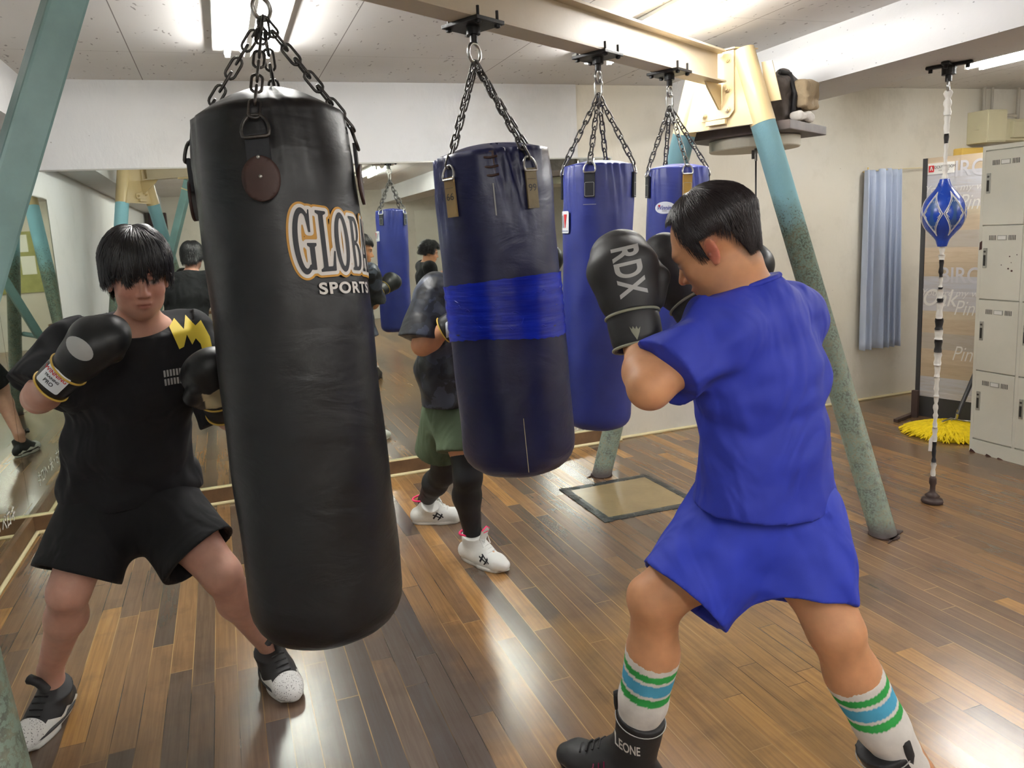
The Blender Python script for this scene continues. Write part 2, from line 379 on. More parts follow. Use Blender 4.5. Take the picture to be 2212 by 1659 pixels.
def mat_tape():
    m, nt, b = new_mat('blue_duct_tape'); co = coords(nt)
    nt.links.new(ramp(nt, noise(nt, coords(nt, scale=(1, 1, 9)), 6, 4), [(.3, S(16, 34, 160)), (.7, S(26, 50, 196))]).outputs[0], b.inputs['Base Color']); b.inputs['Roughness'].default_value = .24
    n1 = bump(nt, None, noise(nt, coords(nt, scale=(1, 1, 12)), 9, 3, .5), .28, .005); bump(nt, b, noise(nt, co, 14, 3), .3, .004, n1); return m
M['bluetape'] = mat_tape()
def mat_attr(name, rough=.5, sss=.0, spec=.4, nb=.15):
    m, nt, b = new_mat(name); a = N(nt, 'ShaderNodeVertexColor'); a.layer_name = 'Col'
    co = coords(nt); mot = ramp(nt, noise(nt, co, 30, 4), [(.3, (.9, .88, .87)), (.7, (1.04, 1.02, 1.0))]).outputs[0]
    nt.links.new(mixc(nt, 1.0, a.outputs[0], mot, 'MULTIPLY'), b.inputs['Base Color']); b.inputs['Roughness'].default_value = rough
    b.inputs['Specular IOR Level'].default_value = spec
    if sss:
        b.inputs['Subsurface Weight'].default_value = sss; b.inputs['Subsurface Radius'].default_value = (1, .35, .2); b.inputs['Subsurface Scale'].default_value = .006
    bump(nt, b, noise(nt, co, 220, 2), nb, .001); return m
M['skin'] = mat_attr('skin', .5, .12)
M['paintattr'] = mat_attr('two_tone_leather', .45)
M['knit'] = mat_attr('ribbed_knit', .95, 0, .1, .4)
M['hair'] = simple('black_hair', S(26, 24, 28), .38, nscale=80, namp=.4, spec=.6)
M['hairbrown'] = simple('soft_black_hair', S(36, 30, 32), .42, nscale=80, namp=.4, spec=.5)
M['whiteleather'] = simple('white_shoe_leather', S(226, 228, 224), .5, nscale=12, namp=.04, bscale=24, bstr=.4, bdist=.006)
M['pink'] = simple('hot_pink_lining', S(238, 44, 104), .6)
M['magenta'] = simple('magenta_stripe', S(140, 34, 78), .5)
M['gold'] = simple('gold_piping', S(206, 170, 74), .45)
M['greytrim'] = simple('grey_green_piping', S(136, 136, 118), .6)
M['printgrey'] = simple('silver_print', S(168, 168, 166), .5)
M['orangeprint'] = simple('orange_print', S(196, 142, 40), .45)
M['whiteprint'] = simple('white_print', S(222, 218, 212), .45)
M['blackprint'] = simple('black_print', S(26, 28, 36), .5)
M['yellowprint'] = simple('yellow_print', S(226, 200, 58), .6)
M['blueprint'] = simple('blue_print', S(28, 52, 140), .5)
M['label'] = simple('white_vinyl_label', S(226, 230, 234), .35)
M['hatch'] = simple('worn_wooden_hatch', S(132, 114, 80), .3, nscale=6, namp=.18, bscale=40, bstr=.15, coat=.3)
M['cork'] = simple('olive_notice_board', S(150, 150, 92), .8, nscale=8, namp=.15)
M['paper'] = simple('notice_paper', S(220, 220, 206), .8)
M['speaker'] = simple('dark_maroon_cloth', S(62, 46, 46), .8)
M['greypaint'] = simple('grey_paint', S(150, 148, 142), .7, nscale=3, namp=.05)

# ---------------------------------------------------------------- room shell
YB, ZC, XL, XR, YF = 4.456, 2.422, -1.15, 6.9, -4.9
tag(MB().b2((XL - .1, YF - .1, -.1), (XR + .1, YB + .1, 0)).out('floor', M['floor']), kind='structure')
tag(MB().b2((XL - .1, YF - .1, ZC), (XR + .1, YB + .1, ZC + .1)).out('ceiling', M['ceiling']), kind='structure')
tag(MB().b2((XL - .1, YB, 0), (XR, YB + .1, ZC)).out('wall_back', M['wallw']), kind='structure')
tag(MB().b2((XL - .1, YF, 0), (XL - .001, YB, ZC)).out('wall_left', M['wall']), kind='structure')
tag(MB().b2((XR, YF, 0), (XR + .1, YB, ZC)).out('wall_right', M['wallw']), kind='structure')
tag(MB().b2((XL - .1, YF - .1, 0), (XR, YF, ZC)).out('wall_front', M['wallw']), kind='structure')
# painted header wall above the mirror
tag(MB().b2((XL, YB - .012, 1.956), (2.30, YB, ZC)).out('trim_1', M['wall']), kind='structure')
# beams
tag(MB().b2((2.992, YF, 2.167), (3.47, YB, ZC)).out('trim_2', M['concrete']), kind='structure')
tag(MB().b2((XL, YF, 2.168), (-.871, YB - .012, ZC)).out('trim_3', M['wall']), kind='structure')
# plinths below the mirrors, cream quarter rounds
tag(MB().b2((XL, YB - .035, 0), (2.542, YB, .098), .003).out('baseboard_back', M['plinth']), kind='structure')
tag(MB().b2((XL, 2.9, 0), (XL + .035, YB - .035, .098), .003).out('baseboard_left', M['plinth']), kind='structure')
q = MB(); q.tube([(XL + .04, YB - .043, .008), (2.55, YB - .043, .008)], .011, 8); q.tube([(2.55, YB - .043, .008), (2.56, YB - .008, .008), (5.9, YB - .008, .008)], .011, 8)
q.tube([(XL + .045, 2.9, .008), (XL + .045, YB - .04, .008)], .011, 8)
q.b2((XL, YB - .036, .098), (2.542, YB - .02, .104))
tag(q.out('trim_4', M['creamtrim'], smooth=False), kind='structure')

t = thing('wall_mirror', 'long wide mirror fixed to the back wall behind the punching bags', 'mirror', (.7, YB - .02, .1))
MB().b2((XL + .001, YB - .018, .1), (2.542, YB - .013, 1.953)).out('mirror_glass', M['mirror'], t)
q = MB(); q.b2((XL, YB - .02, 1.95), (2.545, YB - .001, 1.958)); q.b2((2.540, YB - .022, .1), (2.546, YB - .001, 1.955)); q.out('metal_edge', M['silver'], t)
t = thing('wall_mirror', 'mirror on the left wall beside the black-clad boxer', 'mirror', (XL, 3.7, .1))
MB().b2((XL + .012, 2.9, .1), (XL + .017, YB - .02, 1.91)).out('mirror_glass', M['mirror'], t)
q = MB(); q.b2((XL, 2.9, 1.91), (XL + .02, YB - .02, 1.918)); q.b2((XL, 2.892, .1), (XL + .02, 2.9, 1.918)); q.out('metal_edge', M['silver'], t)

# ---------------------------------------------------------------- fluorescent fixtures
def fixture(x0, x1, ya, yb, label, z=ZC, ntube=2, wide=None):
    xc = (x0 + x1) / 2; w = wide or (x1 - x0) + .13
    t = thing('fluorescent_light', label, 'ceiling light', (xc, (ya + yb) / 2, z), 'fluorescent ceiling lights')
    q = MB(); q.b2((xc - w / 2, ya - .02, z - .02), (xc + w / 2, yb + .02, z - .001), .004)
    q.prism([(xc - .035, ya, z - .02), (xc + .035, ya, z - .02), (xc + .012, ya, z - .05), (xc - .012, ya, z - .05)], (0, 1, 0), yb - ya)
    q.out('housing', M['fixture'], t)
    xs = [x0, x1] if ntube == 2 else [xc]
    for x in xs:
        MB().cyl((x, ya + .03, z - .042), (x, yb - .03, z - .042), .0145, 14).out('tube', M['tubeglow'], t, True)
        for y in (ya + .012, yb - .030): MB().b2((x - .012, y, z - .06), (x + .012, y + .018, z - .015), .003).out('tube_socket', M['fixture'], t)
    return t
fixture(.125, .30, 2.42, 3.69, 'twin-tube ceiling light above the black punching bag chain')
fixture(1.963, 2.10, 2.40, 3.68, 'twin-tube ceiling light crossing over the steel beam')
fixture(4.66, 4.79, 2.35, 3.62, 'ceiling light beyond the concrete beam near the lockers')

# rear fixtures (some show in the mirrors, others are invented as fill light)
fixture(.125, .30, -1.6, -.33, 'twin-tube ceiling light at the rear left of the room', ntube=2)
fixture(1.963, 2.10, -1.6, -.33, 'twin-tube ceiling light at the rear middle of the room', ntube=2)
fixture(4.66, 4.79, -1.6, -.33, 'ceiling light at the rear right of the room', ntube=2)
fixture(1.0, 1.15, -4.2, -2.95, 'twin-tube ceiling light nearest the far rear wall', ntube=2)
fixture(4.66, 4.79, .40, 1.67, 'added twin-tube ceiling light that brightens the right wall, out of the frame', ntube=2)  # unseen extra fixture, added to light the right wall

# ---------------------------------------------------------------- decals: 2-D outlines turned into conforming thin meshes
def curve_mesh(kind, data, size=1.0, offset=0.0, sx=1.0, shear=0.0, align='CENTER', maxedge=.02, spacing=1.0):
    """kind 'text' -> data is a string; kind 'poly' -> list of closed 2-D loops. returns verts(2D), tris"""
    if kind == 'text':
        cu = bpy.data.curves.new('outline', 'FONT'); cu.body = data; cu.size = size; cu.align_x = align; cu.align_y = 'CENTER'; cu.shear = shear; cu.space_character = spacing
    else:
        cu = bpy.data.curves.new('outline', 'CURVE'); cu.dimensions = '2D'; cu.fill_mode = 'BOTH'
        for lp in data:
            sp = cu.splines.new('POLY'); sp.points.add(len(lp) - 1); sp.use_cyclic_u = True
            for i, (x, y) in enumerate(lp): sp.points[i].co = (x * size, y * size, 0, 1)
    cu.offset = offset
    ob = bpy.data.objects.new('outline', cu); COL.objects.link(ob)
    dg = bpy.context.evaluated_depsgraph_get(); me = bpy.data.meshes.new_from_object(ob.evaluated_get(dg))
    bm = bmesh.new(); bm.from_mesh(me); bmesh.ops.triangulate(bm, faces=bm.faces[:])
    bmesh.ops.remove_doubles(bm, verts=bm.verts[:], dist=1e-6)
    for v in bm.verts: v.co.x *= sx
    for _ in range(6):
        es = [e for e in bm.edges if e.calc_length() > maxedge]
        if not es or len(bm.faces) > 20000: break
        bmesh.ops.subdivide_edges(bm, edges=es, cuts=1, use_grid_fill=False); bmesh.ops.triangulate(bm, faces=bm.faces[:])
    bm.verts.index_update(); V = [(v.co.x, v.co.y) for v in bm.verts]; Fc = [[v.index for v in f.verts] for f in bm.faces]; bm.free()
    bpy.data.objects.remove(ob); bpy.data.curves.remove(cu); bpy.data.meshes.remove(me)
    return V, Fc
def decal(name, mat, parent, kind, data, mapf, **kw):
    V, Fc = curve_mesh(kind, data, **kw)
    if not V: return None
    return obj(name, [mapf(x, y) for x, y in V], Fc, mat, parent, True)
def sdf_shape(loops, off, cell):
    """2-D mesh of everything within `off` of the area bounded by the loops (even-odd)"""
    L = [np.array(lp, float) for lp in loops]; allp = np.concatenate(L); lo = allp.min(0) - off - 2 * cell; hi = allp.max(0) + off + 2 * cell
    xs = np.arange(lo[0], hi[0] + cell, cell); ys = np.arange(lo[1], hi[1] + cell, cell); X, Y = np.meshgrid(xs, ys, indexing='ij'); d2 = np.full(X.shape, 1e9); ins = np.zeros(X.shape, bool)
    for lp in L:
        for p, q in zip(lp, np.roll(lp, -1, 0)):
            e = q - p; l2 = max(1e-12, e.dot(e)); t = np.clip(((X - p[0]) * e[0] + (Y - p[1]) * e[1]) / l2, 0, 1); d2 = np.minimum(d2, (X - p[0] - t * e[0]) ** 2 + (Y - p[1] - t * e[1]) ** 2)
            if p[1] != q[1]: ins ^= ((p[1] > Y) != (q[1] > Y)) & (X < (q[0] - p[0]) * (Y - p[1]) / (q[1] - p[1]) + p[0])
    D = np.where(ins, -np.sqrt(d2), np.sqrt(d2)) - off
    V = []; Fc = []; ids = {}
    def vid(key, p):
        if key not in ids: ids[key] = len(V); V.append(p)
        return ids[key]
    nx, ny = D.shape; c4 = ((0, 0), (1, 0), (1, 1), (0, 1))
    for i in range(nx - 1):
        for j in range(ny - 1):
            v = [D[i + a, j + b] for a, b in c4]
            if min(v) >= 0: continue
            f = []
            for k in range(4):
                (a, b), (c, d) = c4[k], c4[(k + 1) % 4]; v0, v1 = v[k], v[(k + 1) % 4]; p0 = (i + a, j + b); p1 = (i + c, j + d)
                if v0 < 0: f.append(vid(p0, (xs[p0[0]], ys[p0[1]])))
                if (v0 < 0) != (v1 < 0):
                    t = v0 / (v0 - v1); f.append(vid(tuple(sorted((p0, p1))), (xs[p0[0]] + t * (xs[p1[0]] - xs[p0[0]]), ys[p0[1]] + t * (ys[p1[1]] - ys[p0[1]]))))
            if len(f) >= 3: Fc.append(f)
    return V, Fc
def project_map(bvh, origin, ux, uy, dirn, lift=.0015):
    """maps 2-D points onto a mesh by casting along dirn from a plane"""
    origin, ux, uy, dirn = Vector(origin), Vector(ux).normalized(), Vector(uy).normalized(), Vector(dirn).normalized()
    def f(x, y):
        p = origin + ux * x + uy * y; hit = bvh.ray_cast(p - dirn * .3, dirn, .8)
        if hit[0] is None:
            h2 = bvh.find_nearest(p); return h2[0] + h2[1] * lift
        return hit[0] - dirn * lift
    return f
def bvh_of(o):
    off = wloc(o); me = o.data
    return BVHTree.FromPolygons([v.co + off for v in me.vertices], [list(p.vertices) for p in me.polygons])
def rrect(w, h, r, n=5):
    out = []
    for cx, cy, a0 in ((w / 2 - r, h / 2 - r, 0), (-w / 2 + r, h / 2 - r, 90), (-w / 2 + r, -h / 2 + r, 180), (w / 2 - r, -h / 2 + r, 270)):
        for i in range(n + 1):
            a = math.radians(a0 + 90 * i / n); out.append((cx + r * math.cos(a), cy + r * math.sin(a)))
    return out
def ellipse(w, h, n=40, cx=0, cy=0): return [(cx + w / 2 * math.cos(2 * math.pi * i / n), cy + h / 2 * math.sin(2 * math.pi * i / n)) for i in range(n)]

# ---------------------------------------------------------------- bag stand: I-beam on two pairs of splayed pipe legs
ang = math.radians(28.6); U = Vector((math.cos(ang), math.sin(ang), 0)); Vv = Vector((-U.y, U.x, 0)); Z3 = Vector((0, 0, 1))
MID = Vector((2.437, 3.152, 0)); M0 = MID - U * 3.55; AC = -.02
Rb = Matrix((U, Vv, Z3)).transposed()
st = thing('bag_stand', 'steel bag stand of a cream beam on light blue pipe legs', 'punching bag stand', MID - U * 1.8)
def fp(P, a, b, z): return P + U * a + Vv * b + Z3 * z
q = MB(); L0, L1 = -3.42, -.10
c = MID + U * (L0 + L1) / 2 + Vv * AC; ln = L1 - L0
q.box(c + Z3 * 2.154, (ln, .092, .008), Rb); q.box(c + Z3 * 2.294, (ln, .092, .009), Rb); q.box(c + Z3 * 2.224, (ln, .0065, .135), Rb)
q.out('beam', M['beampaint'], st)
def end_frame(P, sgn):
    for s in (1, -1):
        top = fp(P, 0, s * .10, 2.30); bot = fp(P, 0, s * .77, .0)
        if sgn < 0 and s < 0: top = top + U * .03; bot = bot + U * .098
        k = (2.30 - 1.945) / 2.30; mid_ = top + (bot - top) * k
        d = (bot - top).normalized()
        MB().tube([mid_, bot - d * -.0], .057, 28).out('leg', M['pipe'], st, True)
        a = MB(); a.tube([top, mid_ + d * .001], .0585, 28); shade_auto(a.out('leg_sleeve', M['cream'], st))
        a = MB(); a.lathe(bot + Z3 * .001, [(.066, 0), (.066, .005)], 20)
        a.prism([bot + Vv * s * .02 + U * .09 + Z3 * .002, bot + Vv * s * .06 + U * .09 + Z3 * .002, bot - U * .10 + Vv * s * .04 + Z3 * .002], (0, 0, 1), .004); a.out('floor_plate', M['rubberbrown'], st)
    # gusset between the two sleeves
    a = MB(); xf = -sgn * .052
    a.prism([fp(P, xf, .10, 2.30), fp(P, xf, .20 + .03, 1.945), fp(P, xf, -.20 - .0, 1.945), fp(P, xf, -.10, 2.30)], tuple(U), -sgn * .008 if False else .008)
    a.prism([fp(P, xf - sgn * .03, .12, 2.302), fp(P, xf - sgn * .03, -.10, 2.302), fp(P, xf + sgn * .10, -.16, 2.302), fp(P, xf + sgn * .10, .14, 2.302)], (0, 0, 1), .006)
    a.out('gusset_plate', M['cream'], st)
    # end plate with chamfered corner, stiffener and slot tab
    a = MB(); xe = xf - sgn * .010
    a.prism([fp(P, xe, -.055, 2.298), fp(P, xe, -.09, 2.298), fp(P, xe, -.09, 2.02), fp(P, xe, -.065, 1.99), fp(P, xe, .075, 1.985), fp(P, xe, .085, 2.0), fp(P, xe, .085, 2.03), fp(P, xe, -.035, 2.06), fp(P, xe, -.035, 2.298)], tuple(U), -sgn * .008)
    a.prism([fp(P, xe, -.02 - .004, 2.15), fp(P, xe - sgn * .17, -.024, 2.15), fp(P, xe - sgn * .15, -.024, 2.125), fp(P, xe - sgn * .02, -.024, 2.03), fp(P, xe, -.024, 2.03)], tuple(Vv), .008)
    a.box(fp(P, xe - sgn * .01, -.0, 1.972), (.02, .10, .022), Rb)
    a.out('end_plate', M['cream'], st)
    for b, z in ((-.062, 2.255), (-.062, 2.12), (-.06, 2.025), (.06, 2.01)):
        a = MB(); R2 = Matrix((Vv, Z3, U)).transposed()
        a.lathe(fp(P, xe - sgn * .008, b, z), [(.015, 0), (.015, -sgn * .003)], 18, R2)
        hx = MB(); a.lathe(fp(P, xe - sgn * .010, b, z), [(.0115, 0), (.0115, -sgn * .010)], 6, R2); a.lathe(fp(P, xe - sgn * .018, b, z), [(.006, 0), (.006, -sgn * .010)], 10, R2)
        a.out('bolt', M['cream'], st)
end_frame(MID, 1); end_frame(M0, -1)
a = MB(); a.prism([fp(MID, .05, -.175, 2.24), fp(MID, .05, -.225, 2.24), fp(MID, .05, -.27, 2.05), fp(MID, .05, -.20, 2.05)], tuple(U), .008); a.out('side_tab', M['cream'], st)
# rectangular brace between the beam and the cross bar of the near end frame
bt = MID - U * 3.0 + Z3 * 2.12; bb = M0 + Z3 * .8 + U * .02
d = (bb - bt).normalized(); side = Vv.copy(); up = d.cross(side).normalized(); Rr = Matrix((d, side, up)).transposed()
a = MB(); a.box((bt + bb) / 2, ((bb - bt).length, .060, .068), Rr, .006); a.out('brace', M['teal'], st)
a = MB(); a.box(bt + d * .085, (.01, .066, .079), Rr, .002); a.box(bt + Z3 * .02 - Z3 * .0, (.16, .09, .01), Rb); a.out('brace_plate', M['cream'], st)
a = MB(); a.cyl(fp(M0, 0, .53, .8), fp(M0, 0, -.53, .8), .022, 16); a.out('cross_bar', M['teal'], st, True)

# ---------------------------------------------------------------- chains
def link_pts(c, t, s, L, w, n=7):
    """closed stadium loop"""
    out = []
    for i in range(n):
        a = -math.pi / 2 + math.pi * i / (n - 1); out.append(c + t * (L / 2 - w / 2) + t * (w / 2) * math.cos(a) + s * (w / 2) * math.sin(a))
    for i in range(n):
        a = math.pi / 2 + math.pi * i / (n - 1); out.append(c - t * (L / 2 - w / 2) + t * (w / 2) * math.cos(a) + s * (w / 2) * math.sin(a))
    return out
def chain(name, a, b, parent, pitch=.034, r=.0032, w=.021, mat=None, sag=0.0, phase=0):
    a, b = Vector(a), Vector(b); n = max(1, round((b - a).length / pitch)); q = MB()
    pts = [a.lerp(b, i / n) + Vector((0, 0, -sag * 4 * (i / n) * (1 - i / n))) for i in range(n + 1)]
    for i in range(n):
        t = (pts[i + 1] - pts[i]); L = t.length + 2.2 * r * 1.6; t.normalize()
        s1 = t.cross(Vector((.31, .95, .05))).normalized(); s2 = t.cross(s1)
        th = (math.pi / 2) * ((i + phase) % 2) + .35; s = s1 * math.cos(th) + s2 * math.sin(th)
        q.tube(link_pts((pts[i] + pts[i + 1]) / 2, t, s, L + .004, w), r, 6, closed=True)
    return q.out(name, mat or M['darksteel'], parent, True)
def ring(c, n_, R, r, mat, name, parent, k=20):
    n_ = Vector(n_).normalized(); a = n_.orthogonal().normalized(); b = n_.cross(a)
    return MB().tube([Vector(c) + a * R * math.cos(2 * math.pi * i / k) + b * R * math.sin(2 * math.pi * i / k) for i in range(k)], r, 8, closed=True).out(name, mat, parent, True)

# ---------------------------------------------------------------- punching bags
def bag_body(base, axis, H, R, mat, parent, name='bag_body', dome=.05, puckers=4, ph0=0.0, pdep=.010, bulge=0.0, seam=.06, nphi=96, rb=.055):
    """shape in a local frame: z along axis from the bottom (0) to the top rim (H)"""
    axis = Vector(axis).normalized(); xa = Vector((0, 1, 0)).cross(axis).normalized(); ya = axis.cross(xa)
    prof = []
    for i in range(7):
        a = math.pi / 2 * i / 6; prof.append((R - rb + rb * math.sin(a), rb - rb * math.cos(a)))
    for i in range(1, 30): prof.append((R, rb + (H - rb - seam) * i / 30))
    for i in range(0, 8):
        t = i / 7; prof.append((R * (1 - .04 * t), H - seam + seam * t))
    for i in range(1, 9):
        t = i / 8; prof.append((R * (.96 - .90 * t), H + dome * math.sin(t * math.pi / 2)))
    prof = [(R * .1, 0)] + [(R * .55, .001)] + prof
    V = []
    rng = random.Random(7)
    for r, z in prof:
        u = z / H
        for k in range(nphi):
            p = 2 * math.pi * k / nphi; rr = r * (1 + bulge * math.sin(math.pi * min(1, u)) * .5)
            # vertical gathers pulled in under the hanging straps
            wgt = max(0, min(1, (z - (H - .30)) / .30)) ** 1.6 if z <= H else 1
            f = 0
            for j in range(puckers):
                dphi = (p - ph0 - 2 * math.pi * j / puckers + math.pi) % (2 * math.pi) - math.pi
                f += math.exp(-(dphi / .34) ** 2) * (.9 + .9 * math.cos(dphi * 26 + z * 18))
                f -= .35 * math.exp(-((abs(dphi) - .55) / .2) ** 2)
            if r > .5 * R: rr -= pdep * wgt * f
            rr += .0016 * math.sin(3 * p + z * 9) + .0012 * math.sin(7 * p - z * 23 + 1.3) * (1 if r > .5 * R else 0)
            V.append(base + axis * z + xa * rr * math.cos(p) + ya * rr * math.sin(p))
    n = len(prof); Fc = []
    for i in range(n - 1):
        for k in range(nphi):
            k2 = (k + 1) % nphi; Fc.append((i * nphi + k, i * nphi + k2, (i + 1) * nphi + k2, (i + 1) * nphi + k))
    Fc.append(tuple(range(nphi - 1, -1, -1))); Fc.append(tuple((n - 1) * nphi + k for k in range(nphi)))
    o = obj(name, V, Fc, mat, parent, True)
    def surf(phi, z, lift=0.0):
        return base + axis * z + (xa * math.cos(phi) + ya * math.sin(phi)) * (R + lift)
    surf.axis, surf.xa, surf.ya, surf.base = axis, xa, ya, base
    def phi_to(p):
        d = Vector(p) - base; d -= axis * d.dot(axis); return math.atan2(d.dot(ya), d.dot(xa))
    surf.phi = phi_to
    return o, surf
def band(surf, phi, z0, z1, w, lift, mat, parent, name, th=.004, n=6, ztop_r=None, tilt=0.0):
    """strap lying on the bag from z1 (top) to z0, width w"""
    V = []; out = Vector(surf(phi, 0, 1) - surf(phi, 0, 0)).normalized(); tg = surf.axis.cross(out)
    for i in range(n + 1):
        z = z0 + (z1 - z0) * i / n; c = surf(phi, z, lift) + tg * tilt * (i / n)
        if ztop_r: c = c - out * ztop_r * max(0, (i / n - .6)) / .4
        for s in (-1, 1):
            V.append(c + tg * s * w / 2); V.append(c + tg * s * w / 2 - out * th)
    Fc = []
    for i in range(n):
        a, b = 4 * i, 4 * i + 4; Fc += [(a, a + 2, b + 2, b), (a + 1, b + 1, b + 3, a + 3), (a, b, b + 1, a + 1), (a + 2, a + 3, b + 3, b + 2)]
    Fc += [(0, 1, 3, 2), (4 * n, 4 * n + 2, 4 * n + 3, 4 * n + 1)]
    return obj(name, V, Fc, mat, parent)
def d_ring(surf, phi, z, mat, parent, R=.022, r=.0035, lift=.004, stretch=1.25):
    out = Vector(surf(phi, 0, 1) - surf(phi, 0, 0)).normalized(); tg = surf.axis.cross(out); c = surf(phi, z, lift); pts = []
    for i in range(18):
        a = 2 * math.pi * i / 18; x = R * math.cos(a); y = R * stretch * math.sin(a)
        if y < -R * .5: y = -R * .5
        pts.append(c + tg * x + (surf.axis * .97 - out * .24) * y)
    MB().tube(pts, r, 8, closed=True).out('d_ring', mat, parent, True); return c + surf.axis * R * stretch * .9 - out * .005

def hanger(P, parent, zb=2.150, ring_R=.026, drop=.075, plate=True):
    """clamp plate under the beam, swivel and eye ring; returns the point the chains hang from"""
    q = MB(); Pz = Vector(P)
    q.box(Vector((Pz.x, Pz.y, zb - .006)), (.13, .15, .012), Rb, .002)
    q.cyl((Pz.x, Pz.y, zb - .01), (Pz.x, Pz.y, zb - .035), .022, 16); q.cyl((Pz.x, Pz.y, zb - .03), (Pz.x, Pz.y, zb - .06), .012, 12)
    for s in (-1, 1):
        for s2 in (-1, 1):
            b = Vector((Pz.x, Pz.y, 0)) + U * s * .045 + Vv * s2 * .062
            q.cyl((b.x, b.y, zb + .03), (b.x, b.y, zb - .022), .005, 8); q.lathe((b.x, b.y, zb - .020), [(.010, 0), (.010, .008)], 6)
    q.out('hanger_plate', M['blackiron'], parent)
    c = Vector((Pz.x, Pz.y, zb - .06 - ring_R)); ring(c, (.55, -.83, 0), ring_R, .0055, M['chrome'], 'eye_ring', parent)
    return c - Vector((0, 0, ring_R))

CAMV = Vector((0, 0, CAMH))
def toward(base): d = CAMV - Vector(base); d.z = 0; return d.normalized()
def view_right(base): t = toward(base); return Vector((-t.y, t.x, 0))      # to the right as seen by a viewer at the door side

# big black bag, swinging
def black_bag():
    hp = Vector((.154, 1.907, 2.15))
    t = thing('punching_bag', 'large black leather punching bag with white and gold lettering, hanging nearest', 'punching bag', (hp.x, hp.y, 0))
    apex = hanger(hp, t)
    rt = view_right(hp); tw = toward(hp)
    bot = Vector((hp.x, hp.y, 0)) + rt * .032 + tw * .12 + Z3 * .525; top = Vector((hp.x, hp.y, 0)) + rt * (-.006) - tw * .0 + Z3 * 1.80
    ax = (top - bot); Hh = ax.length
    R = .192
    phv = 0
    body, sf = bag_body(bot, ax, Hh, R, M['blackbag'], t, dome=.075, puckers=4, ph0=0, pdep=.007, seam=.10, bulge=.02, rb=.085)
    ph0 = sf.phi(bot + ax * .5 + tw - rt * .16)        # strap that faces the camera
    for i, (dp) in enumerate((0, math.pi / 2, math.pi, -math.pi / 2)):
        ph = ph0 + dp
        out = Vector(sf(ph, 0, 1) - sf(ph, 0, 0)).normalized(); tg = sf.axis.cross(out)
        band(sf, ph, Hh - .155, Hh - .075, .052, .012, M['strapblk'], t, 'strap', th=.008)
        pts = []
        for k in range(28):
            a = 2 * math.pi * k / 28; pts.append((.039 * math.cos(a) * (1 - .12 * math.sin(a)), .052 * math.sin(a) * (1.12 if math.sin(a) < 0 else .8)))
        patch = decal('leather_patch', M['brownleather'], t, 'poly', [pts], lambda x, y, ph=ph: tuple(sf(ph + x / R, Hh - .165 + y, .0145)), maxedge=.012)
        so = patch.modifiers.new('thickness', 'SOLIDIFY'); so.thickness = .007; so.offset = 0
        for dz in (.028, -.014): MB().lathe(sf(ph, Hh - .155 + dz, .017), [(.0045, 0), (.004, .003), (.001, .004)], 10, Matrix((tg, sf.axis, out)).transposed()).out('rivet', M['silver'], patch, True)
        e = d_ring(sf, ph, Hh - .068, M['darksteel'], t, R=.030, r=.0042, lift=.012, stretch=1.25)
        chain('chain', e, apex, t, pitch=.040, r=.0036, w=.024, phase=i, mat=M['darksteel'])
    # lettering wrapped round the bag
    pg = sf.phi(bot + ax * .5 + tw)      # direction of the viewer
    tlt = 0
    def wrap(lift, x0, z0, sgn=1, slope=0.0):
        # x grows to the viewer's right; find the turn direction once
        s = 1.0 if (sf(pg + .1, 0) - sf(pg, 0)).dot(rt) > 0 else -1.0
        return lambda x, y: tuple(sf(pg + s * (x0 + x) / R, z0 + y + slope * x, lift))
    # serif glyphs, unit height, (outer loop, holes)
    def bar(x0, x1, y0, y1): return [(x0, y0), (x1, y0), (x1, y1), (x0, y1)]
    def arc(cx, cy, rx_, ry_, a0, a1, n=16): return [(cx + rx_ * math.cos(math.radians(a0 + (a1 - a0) * i / n)), cy + ry_ * math.sin(math.radians(a0 + (a1 - a0) * i / n))) for i in range(n + 1)]
    def G(x):
        o = arc(x + .27, .5, .27, .52, 50, 318, 26) + [(x + .47, .20), (x + .47, .40), (x + .40, .43), (x + .40, .47), (x + .66, .47), (x + .66, .43), (x + .60, .40), (x + .60, .0), (x + .52, .06), (x + .47, .02)]
        outer = arc(x + .30, .5, .30, .52, 52, 300, 28) + [(x + .52, .04), (x + .60, .04), (x + .60, .40), (x + .66, .43), (x + .66, .47), (x + .38, .47), (x + .38, .43), (x + .45, .40), (x + .45, .13)] + arc(x + .32, .5, .17, .43, 300, 62, 26) + [(x + .46, .64), (x + .52, .64), (x + .54, 1.0), (x + .50, 1.0), (x + .485, .91)]
        return [outer]
    def Lc(x): return [[(x, 0), (x + .50, 0), (x + .54, .34), (x + .49, .34), (x + .40, .08), (x + .24, .08), (x + .24, .93), (x + .33, .96), (x + .33, 1), (x, 1), (x, .96), (x + .09, .93), (x + .09, .07), (x, .04)]]
    def Oc(x): return [arc(x + .29, .5, .29, .53, 0, 360, 36)[:-1], arc(x + .29, .5, .13, .43, 0, 360, 30)[:-1]]
    def Bc(x):
        o = [(x, 0), (x + .30, 0)] + arc(x + .30, .26, .24, .26, -90, 90, 12) + arc(x + .28, .76, .21, .24, -70, 90, 12) + [(x, 1), (x, .96), (x + .07, .93), (x + .07, .07), (x, .04)]
        h1 = [(x + .21, .07), (x + .27, .07)] + arc(x + .27, .27, .12, .20, -90, 90, 10) + [(x + .21, .47)]; h2 = [(x + .21, .55), (x + .26, .55)] + arc(x + .26, .74, .10, .18, -80, 90, 10) + [(x + .21, .92)]
        return [o, h1, h2]
